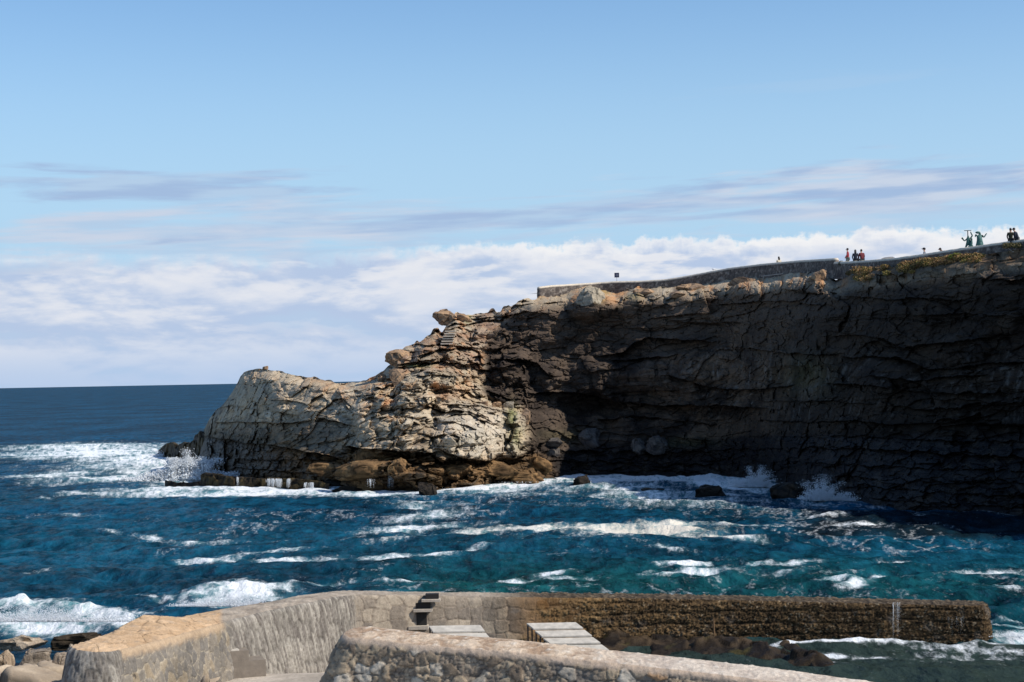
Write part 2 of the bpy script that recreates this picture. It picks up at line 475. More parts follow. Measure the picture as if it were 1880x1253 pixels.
H = wav(34, 15, .34, 1, .12, False) + wav(11, 8, .20, 2, -.15) + wav(4.5, 4.5, .20, 3, .2) + wav(2.0, 2.4, .13, 4, -.3) + wav(.95, 1.2, .07, 5, .25) + wav(.5, .6, .03, 6, -.1)
hsmall = wav(2.0, 2.4, .5, 4, -.3) + wav(4.5, 4.5, .5, 3, .2)
# surf humps
hump, _ = seg_field(px, py, [(-60,1136,110,1133,13,1.0,0),(60,1138,200,1146,12,.85,0),(320,1112,400,1108,9,.7,0),(390,1104,500,1096,10,1.15,0),
   (1200,886,1420,884,8,.6,0),(1000,886,1150,886,7,.35,0),(1400,1196,1600,1188,6,.35,0),(1700,1186,1880,1184,8,.3,0),(1500,1085,1600,1078,6,.3,0),(190,850,390,850,20,.6,0),(1700,1165,1900,1160,8,.5,0),(150,1110,250,1120,10,.35,0),(290,1090,420,1094,8,.3,0)])
q = np.stack([P0[:, 0] / 1.1, P0[:, 1] / 1.1, np.zeros(len(px))], 1)
bn = fbm(q, 4, 40)
hump = hump * (1 - sst(200, 150, px) * sst(1150, 1160, py)) * (1 - .35 * sst(1090, 1100, py) * sst(560, 500, px))
H = H + hump * (0.65 + 0.35 * bn) + np.clip(foam - .7, 0, 1.2) * 0.10 * bn
near = sst(70, 60, Dg) * sst(-6, -4, Xg)
H = H * (1 - 0.45 * near)
lx_ = np.interp(P0[:, 1], [49, 62], [-11.4, -6.2])
shoal = sst(205, 150, px) * sst(1158, 1172, py)
H = H * (1 - .85 * shoal)
inner = sst(lx_ - .6, lx_ - .1, Xg) * sst(63, 62, Dg) * sst(3.2, 2.0, Xg)
Ps[:, 2] = H * (1 - .8 * inner) - 0.02 - .7 * inner
# break the foam with noise stretched along the streaks
qa = np.stack([P0[:, 0] / 2.6, P0[:, 1] / 4.2, np.zeros(len(px))], 1)
nf = fbm(qa, 6, 51, 0.62)
qb = np.stack([P0[:, 0] / .55, P0[:, 1] / 1.5, np.zeros(len(px))], 1)
nf2 = fbm(qb, 4, 57, 0.6)
F_ = foam * (0.66 + 0.75 * nf + .50 * nf2) - 0.36 + .22 * nf2 + .10 * (hsmall - .8) * sst(.15, .5, foam)
caps = (hsmall - 1.0 + 0.5 * nf + .35 * nf2)            # small whitecaps
wind = fbm(np.stack([P0[:, 0] / 60, P0[:, 1] / 40, np.zeros(len(px))], 1), 3, 77)
F_ = np.maximum(F_, (caps * 1.2 - 0.1 - .25 * sst(300, 200, Dg) + .3 * wind) * sst(900, 500, Dg) - 1.2 * sst(500, 900, Dg))
rg = 1 - 2.6 * np.abs(fbm(np.stack([P0[:, 0] / 2.3, P0[:, 1] / 4.6, P0[:, 0] * 0 + 2], 1), 4, 91, .6))
patchy = fbm(np.stack([P0[:, 0] / 13, P0[:, 1] / 22, P0[:, 0] * 0 + 6], 1), 3, 95)
lace = np.minimum((rg - .67) * 1.0, .30) * sst(.08, .42, patchy + .22 * sst(500, 900, px) + .22 * sst(1000, 930, py) - .12) - .20
F_ = np.maximum(F_, np.where(Dg < 230, lace, -9) * 1.0)
aer = np.clip(foam * 0.75 + 0.25 * nf * (foam > .1), 0, 1.2)
teal = np.clip(sst(1010, 1085, py) * sst(560, 900, px) * (0.65 + .6 * wind) + 0.5 * sst(880, 930, py) * (0.4 + .5 * wind), 0, 1)
# brown weed water: right cove, harbour
weed = sst(1380, 1520, px) * sst(930, 950, py) * sst(1010, 985, py) * (0.75 + .5 * nf)
weed = np.maximum(weed, sst(620, 560, px) * sst(1035, 1065, py) * sst(1110, 1095, py) * (0.35 + .9 * nf))
weed = np.maximum(weed, sst(860, 960, px) * sst(905, 925, py) * sst(972, 960, py) * .45 * (0.6 + nf))
harb = sst(1172, 1186, py) * sst(950, 1000, px)
me = mesh_np('sea', Ps, grid_faces(*OFF.shape)[:, ::-1], {'foam': F_, 'aer': aer, 'teal': teal, 'weed': np.clip(weed, 0, 1), 'harb': harb, 'cream': np.clip(cream, 0, 1), 'nearm': 1 / (1 + Dg / 120.0)})
m, nt, b = new_mat('sea_water')
A = lambda n: N(nt, 'ShaderNodeAttribute', attribute_name=n).outputs['Fac']
def mixrgb(a, b2, f):
    n = N(nt, 'ShaderNodeMix', data_type='RGBA')
    for i, q in ((6, a), (7, b2)):
        if isinstance(q, tuple): n.inputs[i].default_value = (*q, 1)
        else: nt.links.new(q, n.inputs[i])
    nt.links.new(f, n.inputs[0]); return n.outputs[2]
def mrr(v, a, b2, c=0.0, d=1.0):
    n = N(nt, 'ShaderNodeMapRange', interpolation_type='SMOOTHSTEP')
    nt.links.new(v, n.inputs[0])
    for i, q in ((1, a), (2, b2), (3, c), (4, d)): n.inputs[i].default_value = q
    return n.outputs[0]
geo = N(nt, 'ShaderNodeNewGeometry')
mp = N(nt, 'ShaderNodeMapping'); mp.inputs['Scale'].default_value = (1.5, 0.7, 1.0); nt.links.new(geo.outputs['Position'], mp.inputs[0])
def nz(scale, det=5, rough=.6):
    n = N(nt, 'ShaderNodeTexNoise'); n.inputs['Scale'].default_value = scale; n.inputs['Detail'].default_value = det; n.inputs['Roughness'].default_value = rough
    nt.links.new(mp.outputs[0], n.inputs['Vector']); return n.outputs['Fac']
c = mixrgb((.004, .050, .102), (.007, .070, .076), A('teal'))
nlow = mrr(nz(.035, 6, .65), .36, .66, .6, 1.2)
lv = N(nt, 'ShaderNodeVectorMath', operation='SCALE'); nt.links.new(c, lv.inputs[0]); nt.links.new(nlow, lv.inputs['Scale']); c = lv.outputs[0]
lv = N(nt, 'ShaderNodeVectorMath', operation='SCALE'); nt.links.new(c, lv.inputs[0]); nt.links.new(mrr(nz(.45, 6, .75), .34, .66, .45, 1.4), lv.inputs['Scale']); c = lv.outputs[0]
c = mixrgb(c, (.14, .30, .32), mrr(A('aer'), .25, 1.05, 0, .9))
c = mixrgb(c, (.006, .007, .008), mrr(A('weed'), .1, .8, 0, .85))
c = mixrgb(c, (.024, .036, .030), mrr(A('harb'), 0, 1, 0, .95))
nfine = nz(4.0, 8, .72)
fz = math_n(nt, 'ADD', A('foam'), math_n(nt, 'MULTIPLY_ADD', nfine, 1.15, -.57))
ff = mrr(fz, -.10, .55, 0, 1)
b.inputs['Roughness'].default_value = 0.16; b.inputs['IOR'].default_value = 1.33; b.inputs['Specular IOR Level'].default_value = 0.3
nt.links.new(c, b.inputs['Base Color'])
bm = N(nt, 'ShaderNodeBump'); bm.inputs['Strength'].default_value = 1.0; bm.inputs['Distance'].default_value = 0.30
hh = math_n(nt, 'MULTIPLY_ADD', nz(.9, 6, .6), 1.0, math_n(nt, 'MULTIPLY', nz(.18, 4, .55), 2.6))
nt.links.new(hh, bm.inputs['Height']); nv = N(nt, 'ShaderNodeTexNoise'); nv.inputs['Scale'].default_value = 1.1; nv.inputs['Detail'].default_value = 3; nt.links.new(mp.outputs[0], nv.inputs['Vector'])
sv = N(nt, 'ShaderNodeVectorMath', operation='SUBTRACT'); nt.links.new(nv.outputs['Color'], sv.inputs[0]); sv.inputs[1].default_value = (.5, .5, .5)
kv = N(nt, 'ShaderNodeVectorMath', operation='MULTIPLY'); nt.links.new(sv.outputs[0], kv.inputs[0]); kv.inputs[1].default_value = (1.2, 1.8, 0.0)
av = N(nt, 'ShaderNodeVectorMath', operation='ADD'); nt.links.new(bm.outputs['Normal'], av.inputs[0]); nt.links.new(kv.outputs[0], av.inputs[1])
nv2 = N(nt, 'ShaderNodeVectorMath', operation='NORMALIZE'); nt.links.new(av.outputs[0], nv2.inputs[0])
nt.links.new(nv2.outputs[0], b.inputs['Normal'])
wd = N(nt, 'ShaderNodeBsdfDiffuse'); nt.links.new(c, wd.inputs['Color']); nt.links.new(nv2.outputs[0], wd.inputs['Normal'])
gl = N(nt, 'ShaderNodeBsdfGlossy'); gl.inputs['Roughness'].default_value = .09; nt.links.new(nv2.outputs[0], gl.inputs['Normal'])
fr_n = N(nt, 'ShaderNodeFresnel'); fr_n.inputs['IOR'].default_value = 1.33; nt.links.new(nv2.outputs[0], fr_n.inputs['Normal'])
wm = N(nt, 'ShaderNodeMixShader'); nt.links.new(math_n(nt, 'MULTIPLY', fr_n.outputs[0], .17), wm.inputs[0]); nt.links.new(wd.outputs[0], wm.inputs[1]); nt.links.new(gl.outputs[0], wm.inputs[2])
df = N(nt, 'ShaderNodeBsdfDiffuse')
fc = mixrgb((.86, .88, .89), (.80, .70, .55), A('cream'))
nt.links.new(fc, df.inputs['Color'])
bm2 = N(nt, 'ShaderNodeBump'); bm2.inputs['Strength'].default_value = .8; bm2.inputs['Distance'].default_value = 0.45
nt.links.new(nz(1.6, 8, .7), bm2.inputs['Height']); nt.links.new(bm2.outputs['Normal'], df.inputs['Normal'])
ms = N(nt, 'ShaderNodeMixShader'); nt.links.new(ff, ms.inputs[0]); nt.links.new(wm.outputs[0], ms.inputs[1]); nt.links.new(df.outputs[0], ms.inputs[2])
nt.links.new(ms.outputs[0], nt.nodes['Material Output'].inputs['Surface'])
tag(link('sea', me, m), 'deep blue and teal sea with white surf and streaks of foam', kind='structure')
del P0, Ps, OFF, CX
# ------------------------------------------------------------------ cliff and headland
TOP = np.array([(352,850),(358,826),(364,806),(372,796),(385,768),(400,752),(415,735),(430,716),(437,704),(442,692),(448,685),(462,680),(480,678),(500,680),(520,684),(540,688),(555,692),(575,693),(600,699),(620,703),(640,704),(655,702),(672,700),(690,692),(704,684),
 (712,676),(722,670),(730,645),(745,636),(760,634),(766,626),(780,616),(795,610),(812,606),(824,586),(836,576),(850,575),(870,576),(885,574),(905,571),(930,567),(945,556),(960,549),(985,547),(1010,544),(1040,538),(1060,530),(1085,523),(1100,531),(1130,538),(1150,533),(1170,526),(1185,532),(1200,528),(1225,529),(1250,524),
 (1275,526),(1300,520),(1340,512),(1375,509),(1400,510),(1435,506),(1447,501),(1470,499),(1500,502),(1520,508),(1535,514),(1560,501),(1600,497),(1650,490),(1700,484),(1750,478),(1800,471),(1850,463),(1880,459),(1950,450),(2050,436),(2300,398),(2700,330)], float)
BASE = np.array([(352,866),(370,872),(420,878),(500,890),(560,895),(640,902),(720,905),(800,905),(880,898),(950,893),(1000,887),(1050,881),(1130,879),(1250,881),(1330,883),(1400,890),(1450,900),(1500,914),(1600,930),(1700,941),(1880,950),(2050,966),(2300,1000),(2700,1060)], float)
def topv(u): return np.interp(u, TOP[:, 0], TOP[:, 1])
def basev(u): return np.interp(u, BASE[:, 0], BASE[:, 1])
def horv(u): return 695.0 - SLOPE * (u - 940)
# depth at fractions 0, .3, .6, .93 of the height (relative to the base depth)
DT = np.array([
 (352, 8, 10, 14, 18),(365, 3, 5, 8, 10),(400, 0, 1, 3, 6),(440, 0, 1, 3, 8),(520, 0, .0, 2.5, 8),(600, 0, 1, 4, 9),(680, 0, 1.5, 5, 11),(760, 0, 2, 7, 15),(830, 0, 1.5, 9, 18),
 (880, 0, 3, 12, 19),(930, 0, 5, 12, 16),(980, 0, 7, 11, 12),(1030, 0, 5, 6, 7),(1080, 0, 3.5, 4, 5),(1130, 0, 3, 3.5, 5),(1250, 0, 3, 3, 5),(1400, 0, 2, 2, 4),(1500, 0, 3, 4, 7),(1600, 0, 4, 5.5, 7),(1700, 0, 4, 5.5, 6.6),(1880, 0, 3, 4, 5),(2050, 0, 3, 4, 5),(2300, 0, 3, 4, 7),(2700, 0, 3, 4, 7)], float)
def smooth_interp(x, xs, ys):
    # average of a few shifted linear interpolations: soft corners
    o = 0
    for k, wgt in ((-24, 1), (-12, 2), (0, 3), (12, 2), (24, 1)):
        o = o + wgt * np.interp(x + k, xs, ys)
    return o / 9
def base_depth(u):
    ub = BASE[:, 0]; d = CAMZ * FPX / (BASE[:, 1] - horv(ub))
    return smooth_interp(u, ub, d)
def depth0(u, v):
    t = (basev(u) - v) / np.maximum(basev(u) - topv(u), 5)
    d = base_depth(u)
    c = [smooth_interp(u, DT[:, 0], DT[:, k]) for k in (1, 2, 3, 4)]
    tt = np.clip(t, 0, 1)
    r = np.where(tt < .3, c[0] + (c[1] - c[0]) * tt / .3, np.where(tt < .6, c[1] + (c[2] - c[1]) * (tt - .3) / .3, c[2] + (c[3] - c[2]) * (tt - .6) / .33))
    r = r + np.clip(-t, 0, 1) * -6
    return d + r, t
# ledges: overhanging lines with shade beneath (photo x,y ...), drop above, recess below, heights
LED = [
 ([(400,776),(450,775),(527,778),(560,772),(591,768),(615,772),(636,780),(660,784)], 1.0, 0.9, 16, 9),
 ([(384,800),(440,812),(480,815),(540,824),(600,836),(640,846)], 1.3, 1.6, 18, 14),
 ([(400,748),(441,746),(470,752)], .4, .5, 8, 6), ([(500,735),(540,736),(570,745)], .4, .4, 8, 6),
 ([(447,842),(500,846),(560,843),(613,846)], .7, .9, 9, 8), ([(380,852),(430,858),(500,864),(560,868),(600,872)], .6, .8, 8, 7),
 ([(620,712),(632,742),(650,760)], .6, .3, 6, 6),
 ([(640,820),(700,826),(760,832),(800,830)], 1.6, 2.0, 16, 16), ([(800,824),(850,840),(900,848),(940,846),(962,836)], 1.5, 2.2, 16, 12),
 ([(704,668),(730,668),(800,664),(850,669),(890,667)], 1.3, .8, 12, 5), ([(752,718),(800,716),(880,716)], .8, .6, 7, 6),
 ([(730,632),(780,633),(830,634),(880,640)], .9, .7, 8, 6), ([(800,607),(840,602),(880,590),(920,588)], .8, .6, 7, 6),
 ([(760,690),(800,688),(840,692),(880,690)], .6, .6, 7, 6),
 ([(690,760),(720,752),(760,748)], .7, .5, 9, 7), ([(820,742),(870,745),(910,752),(940,760)], .7, .3, 6, 5),
 ([(911,660),(950,659),(985,666),(1010,690)], 1.2, 1.1, 12, 10), ([(975,722),(1044,719),(1085,724),(1132,738),(1200,744),(1324,744),(1400,750)], 1.7, 1.9, 22, 18),
 ([(1100,655),(1144,646),(1165,630),(1190,619),(1240,622),(1305,627)], 1.4, 1.2, 16, 12), ([(1120,663),(1160,660),(1190,658),(1240,652)], .8, .7, 8, 7),
 ([(1230,690),(1263,700),(1320,714),(1390,716),(1450,708)], 1.5, 1.6, 16, 12), ([(1050,800),(1130,796),(1200,800),(1300,806)], 1.0, 1.2, 14, 10),
 ([(1100,770),(1160,764),(1230,770),(1320,780)], .9, .9, 10, 8),
 ([(1000,826),(1100,828),(1200,832),(1350,826),(1500,822),(1650,828),(1800,836),(2000,846)], 1.3, 2.4, 20, 16),
 ([(1000,846),(1150,850),(1300,852),(1450,848),(1600,856),(1880,866)], .6, 1.4, 8, 8), ([(1100,864),(1300,868),(1500,872),(1700,884),(1900,890)], .6, 1.0, 6, 7),
 ([(1450,890),(1600,896),(1750,906),(1900,912)], .6, 1.0, 6, 6), ([(1600,916),(1750,926),(1900,932)], .6, 1.0, 6, 6),
 ([(1320,560),(1380,556),(1440,554),(1500,560)], 1.0, .9, 12, 9), ([(1230,590),(1300,594),(1360,592)], .7, .6, 9, 7),
 ([(1380,640),(1430,648),(1500,652),(1540,650)], 1.3, 1.3, 14, 12), ([(1538,617),(1580,616),(1615,621),(1660,640),(1700,632),(1760,628),(1860,612)], 1.2, 1.0, 12, 9),
 ([(1553,656),(1600,655),(1650,657),(1680,668),(1706,677),(1750,678),(1814,667),(1880,664)], 1.4, 1.2, 12, 10), ([(1526,704),(1600,708),(1688,721),(1760,722),(1850,722)], 1.3, 1.2, 12, 9),
 ([(1600,690),(1680,700),(1740,692),(1810,688)], .7, .7, 8, 6),
 ([(1400,735),(1460,738),(1520,736),(1600,742)], .8, .8, 8, 7), ([(1640,745),(1700,752),(1800,746),(1880,740)], .9, .8, 9, 7),
 ([(1400,772),(1480,776),(1560,772),(1640,780),(1740,776),(1880,782)], 1.0, 1.0, 10, 8), ([(1430,805),(1560,800),(1700,808),(1880,812)], .9, 1.2, 10, 9),
 ([(1560,545),(1620,550),(1700,548),(1780,552)], .7, .6, 9, 7), ([(1680,580),(1760,576),(1840,580)], .8, .7, 9, 7), ([(1800,510),(1850,515),(1900,512)], .7, .6, 9, 7),
 ([(1440,532),(1500,540),(1530,536)], .9, .9, 9, 8),
]
# bulges (toward the viewer): x,y,rx,ry,metres
BUL = [(885,792,88,58,3.4),(760,790,42,52,1.4),(690,772,44,62,2.0),(560,735,90,38,1.0),(470,732,60,42,1.2),(650,735,34,36,1.2),(740,725,60,30,1.4),(800,690,70,22,1.4),(780,650,60,18,1.2),(850,655,40,18,1.0),
 (600,868,60,20,1.6),(700,862,60,30,2.6),(780,870,70,26,2.4),(880,872,60,22,2.4),(960,880,34,14,1.5),(500,868,60,12,.6),
 (1090,562,46,34,2.2),(1150,560,40,26,.8),(1000,600,60,40,1.0),(900,620,40,30,1.4),(950,760,26,34,1.6),(960,800,24,36,2.2),(1000,790,50,40,1.0),
 (935,690,40,32,1.6),(1010,690,40,28,1.4),(1090,690,50,34,1.2),(1180,690,50,30,.8),(1300,670,60,34,1.0),(1500,600,60,40,1.0),(1620,690,70,34,1.4),(1760,640,60,30,1.2),(1400,600,60,36,.8),
 (1480,690,70,26,-1.6),(1080,745,60,22,-2.4),(1500,520,30,22,1.0),(1200,740,80,30,-1.2),(1440,830,60,30,1.2),(1830,560,60,60,1.0)]

def ledges(u, v):
    o = np.zeros_like(u); cr = np.zeros_like(u)
    wob = 2.6 * fbm(np.stack([u / 22, v * 0 + 3, v * 0], 1), 3, 5)
    for li, (pts, a, r, h1, h2) in enumerate(LED):
        xs = np.array([p[0] for p in pts], float); ys = np.array([p[1] for p in pts], float)
        low = 1.0 if ys.mean() < 800 or xs.mean() < 1000 else .30
        wl_ = fbm(np.stack([u / 26, v * 0 + 3 + 7.7 * li, v * 0], 1), 2, 15)
        L = np.interp(u, xs, ys) + wob + (3.5 + 3.5 * (low < 1)) * wl_
        gap = .35 + .65 * sst(-.4, .3, fbm(np.stack([u / 45, v * 0 + 5.1 * li, v * 0 + 2], 1), 2, 16))
        a = a * low * gap; r = r * low * gap
        e = sst(xs[0] - 14, xs[0] + 14, u) * sst(xs[-1] + 14, xs[-1] - 14, u)
        dv = v - L
        o += e * np.where(dv < 0, -a * np.exp(np.minimum(dv, 0) / h1), r * np.exp(-np.maximum(dv, 0) / h2))
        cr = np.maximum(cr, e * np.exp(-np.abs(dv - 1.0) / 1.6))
    return o, cr

def bulges(u, v):
    o = np.zeros_like(u)
    W = np.stack([u / 40, v / 30, v * 0], 1)
    u = u + 22 * fbm(W, 3, 61); v = v + 16 * fbm(W + 7, 3, 62)
    for x, y, rx, ry, m_ in BUL:
        q = 1 - ((u - x) / rx) ** 2 - ((v - y) / ry) ** 2
        o -= m_ * np.sqrt(np.clip(q, 0, 1)) ** 1.2
    return o

def blocks(P, sx, sy, sz, seed, amp, tilt, crack, dip=0.10, warp=.10):
    """fractured rock: every cell pushed in or out and tilted; grooves between"""
    c, s_ = math.cos(dip), math.sin(dip)
    x = P[:, 0] * c + P[:, 2] * s_; z = -P[:, 0] * s_ + P[:, 2] * c
    q = np.stack([x / sx, P[:, 1] / sy, z / sz], 1)
    wq = q * 0.9
    q = q + warp * np.stack([vnoise(wq, seed + 7), vnoise(wq + 9.1, seed + 8), vnoise(wq + 4.3, seed + 9)], 1)
    F1, F2, rr, dv = worley(q, seed, .8, True)
    off = amp * (rr[:, 0] - .5) * 2 + tilt * ((rr[:, 1] - .5) * 2 * dv[:, 0] + (rr[:, 2] - .5) * 2 * dv[:, 2]) + 0.35 * tilt * F1 * F1
    g = 1 - sst(0, .10, F2 - F1)
    return off + crack * g, g, rr

def rock_relief(P, k_big=1.0, k_med=1.0, seed=0):
    # returns inward offset, crack 0..1, random per block
    a, g1, r1 = blocks(P, 6.5, 6, 3.4, seed + 100, .60 * k_big, 1.5 * k_big, .18)
    b_, g2, r2 = blocks(P, 2.4, 2.3, 1.15, seed + 200, .34 * k_med, .95 * k_med, .10)
    c, g3, r3 = blocks(P, .95, .85, .5, seed + 300, .17, .50, .04)
    f = fbm(P * np.array([.9, .9, 1.6]), 5, seed + 60, .55)
    st = fbm(P * np.array([.10, .10, 1.5]) + 5, 3, seed + 66)
    w1 = fbm(P / 7.0, 3, seed + 70); zz = P[:, 2] + .08 * P[:, 0] + 1.3 * w1
    def strata(L, amp, sd_):
        k = np.floor(zz / L + .25 * vnoise(P / 2.0, sd_)).astype(np.int64); z0 = k * 0
        return amp * ((rnd(k, z0, z0, sd_) - .5) + .9 * vnoise(np.stack([P[:, 0] / 3.5 + P[:, 1] / 3.5, k * 3.7, k * 0.0], 1), sd_ + 1))
    layers = strata(1.15, .50, 81) + strata(.42, .22, 83)
    global LAY
    LAY = layers
    return a + b_ + c + .22 * f + .12 * st + .7 * layers, np.maximum(np.maximum(.5 * g1, .5 * g2), .4 * g3), r1, r2

def rock_colour(P, u, v, t, crack, r1, r2, shade_side):
    n = len(u)
    a = fbm(P / 3.2, 5, 900, .6); b_ = fbm(P / 1.1, 4, 910, .6); c = fbm(P / 9.0, 3, 920)
    grey = np.array([.44, .395, .32]); buff = np.array([.54, .44, .315]); dk = np.array([.12, .095, .075])
    col = mixc(grey, buff, sst(-.35, .45, a + .25 * (r2[:, 0] - .5)))
    col = mixc(col, dk, sst(.0, .65, b_ + .5 * c + .2 * (r1[:, 2] - .5)) * .75)
    col = mixc(col, dk * .8, sst(.1, .5, fbm(P / np.array([2.5, 2.5, 1.0]), 4, 945, .65)) * .5 * sst(640, 720, u))
    col = col * (1 - .62 * sst(690, 590, u) * sst(760, 800, v + .07 * (u - 500)))[:, None] * np.array([1., .93, .84])  # lower left face: stain plus its shade, both put into the colour
    col *= (0.86 + .28 * r2[:, 1])[:, None] * (0.9 + .2 * r1[:, 1])[:, None]
    big = np.exp(-(((u - 882) / 84) ** 4 + ((v - 800) / 46) ** 4))
    col = mixc(col, np.array([.60, .545, .45]) * (.85 + .3 * a)[:, None], big * .65)
    col = col * (1 - .55 * np.exp(-(((u - 778) / 16) ** 2 + ((v - 812) / 34) ** 2)))[:, None]  # shade inside the cleft painted into the rock colour
    # rusty orange iron staining
    og = sst(.05, .5, fbm(P / 1.9, 4, 930, .6) + .15)
    zone = np.maximum.reduce([.75 * sst(640, 700, u) * sst(1000, 900, u) * sst(.45, .65, t), sst(.86, .99, t) * sst(880, 960, u), .9 * np.exp(-(((u - 722) / 34) ** 2 + ((v - 696) / 20) ** 2)), .55 * sst(640, 700, u) * sst(900, 850, u) * sst(.62, .8, t), .12 * np.ones(n), .5 * np.exp(-(((u - 620) / 40) ** 2 + ((v - 730) / 30) ** 2))])
    col = mixc(col, np.array([.54, .27, .12]), np.clip(og * (zone + .18 * sst(420, 600, u) * sst(.6, .8, t)), 0, 1) * .85)
    # purplish brown weathered crag tops
    pb = sst(700, 730, u) * sst(960, 900, u) * sst(700, 680, v) * sst(-.25, .4, a)
    col = mixc(col, np.array([.25, .17, .13]), .7 * pb)
    # cove rock: shade put into a darker grey, plus pale lime streaks
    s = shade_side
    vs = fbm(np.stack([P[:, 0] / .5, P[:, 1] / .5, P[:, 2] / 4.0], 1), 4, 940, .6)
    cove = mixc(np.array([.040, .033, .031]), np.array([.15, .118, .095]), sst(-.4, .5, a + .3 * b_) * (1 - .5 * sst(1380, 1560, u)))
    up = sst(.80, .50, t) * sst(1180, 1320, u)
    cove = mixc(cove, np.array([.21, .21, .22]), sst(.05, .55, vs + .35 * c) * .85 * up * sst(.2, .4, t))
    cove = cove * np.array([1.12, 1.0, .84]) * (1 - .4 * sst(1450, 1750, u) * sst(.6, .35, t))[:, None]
    cove = cove * (1 - .38 * sst(1300, 1180, u))[:, None] * (np.array([1, 1, 1]) + sst(1300, 1180, u)[:, None] * np.array([-.04, 0, .10]))  # cove centre: deeper, cooler shade mixed into the colour
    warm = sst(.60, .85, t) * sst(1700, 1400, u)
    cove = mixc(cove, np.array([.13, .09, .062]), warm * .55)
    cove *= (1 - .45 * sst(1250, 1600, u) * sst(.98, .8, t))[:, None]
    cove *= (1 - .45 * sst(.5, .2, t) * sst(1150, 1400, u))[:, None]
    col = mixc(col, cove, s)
    col = mixc(col, np.array([.10, .075, .05]) * (0.8 + .5 * b_)[:, None], sst(1500, 1600, u) * sst(.93, .97, t) * .8)
    # tidal zones: brown barnacled band, then black cove band with undercut shade painted in
    wl = np.interp(u, [350, 400, 600, 640, 700, 800, 900, 980, 1100, 1400, 1880, 2700], [800, 806, 832, 822, 826, 836, 842, 836, 818, 800, 798, 860])
    wn = wl + 9 * fbm(np.stack([u / 30, v / 12, v * 0], 1), 4, 950)
    wz = sst(-5, 7, v - wn)
    brown = mixc(np.array([.060, .036, .018]), np.array([.24, .135, .058]), sst(-.4, .55, b_ + .4 * a))
    brown = mixc(brown, np.array([.018, .014, .011]), np.maximum(sst(620, 380, u) * .85, sst(14, 3, basev(u) - v) * .8))
    black = mixc(np.array([.012, .011, .012]), np.array([.045, .036, .028]), sst(-.1, .6, b_))
    tide = mixc(brown, black, sst(960, 1040, u))
    col = mixc(col, tide, wz * .93)
    # moss
    mo = np.zeros(n)
    for x, y, rx, ry, k in ((940,765,10,24,1),(947,800,12,22,.9),(1040,800,46,12,.35),(1480,690,46,36,.40),(765,672,26,4,1.0),(858,586,8,7,1),(1250,812,60,10,.3),(1100,548,12,10,.7),(1105,536,16,8,.6),(1165,545,18,8,.4)):
        mo = np.maximum(mo, k * np.exp(-(((u - x) / rx) ** 2 + ((v - y) / ry) ** 2)))
    col = mixc(col, np.array([.16, .17, .035]), np.clip(mo * (0.75 + .6 * b_), 0, .85) * (1 - .55 * s))
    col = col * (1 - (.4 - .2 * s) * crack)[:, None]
    return col, wz

# where the rock turns into the shaded cove
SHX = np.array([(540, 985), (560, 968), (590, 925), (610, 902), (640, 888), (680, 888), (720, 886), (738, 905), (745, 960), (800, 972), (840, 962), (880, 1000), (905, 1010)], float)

cu = np.concatenate([np.arange(352, 372, 1.0), np.arange(372, 1900, 1.55), np.arange(1903, 2100, 4), np.arange(2106, 2700, 9)])
NV = 300
jag = (5.0 + 7.0 * sst(680, 720, cu) * sst(1000, 940, cu)) * (rnd(np.floor((cu + 5 * vnoise(np.stack([cu / 9, cu * 0, cu * 0], 1), 3)) / 13).astype(np.int64), 0 * cu.astype(np.int64), 0 * cu.astype(np.int64), 5) - .5) + 2.2 * fbm(np.stack([cu / 9.0, cu * 0, cu * 0 + 2], 1), 4, 70) + 1.0 * fbm(np.stack([cu / 2.5, cu * 0, cu * 0 + 9], 1), 2, 73)
jag = np.convolve(np.pad(jag, 2, 'edge'), np.array([1, 2, 3, 2, 1]) / 9., 'valid')
tv = topv(cu) + jag * sst(360, 380, cu); bv = basev(cu) + 9
fr = np.linspace(0, 1, NV) ** 1.0
U = np.repeat(cu[None, :], NV, 0); Vv = tv[None, :] + (bv - tv)[None, :] * fr[:, None]
u = U.ravel(); v = Vv.ravel()
D, t = depth0(u, v)
led, lcr = ledges(u, v)
D1 = D + led + bulges(u, v)
P = atD(u, v, D1)
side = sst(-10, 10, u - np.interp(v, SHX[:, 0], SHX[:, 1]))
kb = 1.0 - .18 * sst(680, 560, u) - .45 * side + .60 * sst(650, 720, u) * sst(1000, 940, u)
rel, crack, r1, r2 = rock_relief(P, 1.0, 1.0)
kb = kb + .55 * sst(.88, .95, t) * sst(990, 1040, u) * sst(1600, 1540, u) - .45 * np.exp(-(((u - 882) / 80) ** 4 + ((v - 800) / 44) ** 4))
rel = rel * kb + .55 * LAY * side
brow = 3.2 * sst(.90, 1.0, t) ** 1.5 * sst(360, 460, u) * (1 - .85 * sst(1530, 1600, u)) + 4.5 * sst(.955, 1.0, t) ** 2 * sst(960, 1040, u) * (1 - .75 * sst(1530, 1600, u))
# brow has chunky lit blocks
edge_l = 26 * sst(376, 352, u) ** 2
D2 = D1 + rel * (0.55 + .45 * sst(0, .05, t)) + brow + edge_l
P2 = atD(u, v, D2)
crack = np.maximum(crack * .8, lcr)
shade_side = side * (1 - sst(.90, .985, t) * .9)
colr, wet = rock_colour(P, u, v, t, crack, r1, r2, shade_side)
NC = len(cu)
G = P2.reshape(NV, NC, 3)
CG = colr.reshape(NV, NC, 3); WG = wet.reshape(NV, NC)
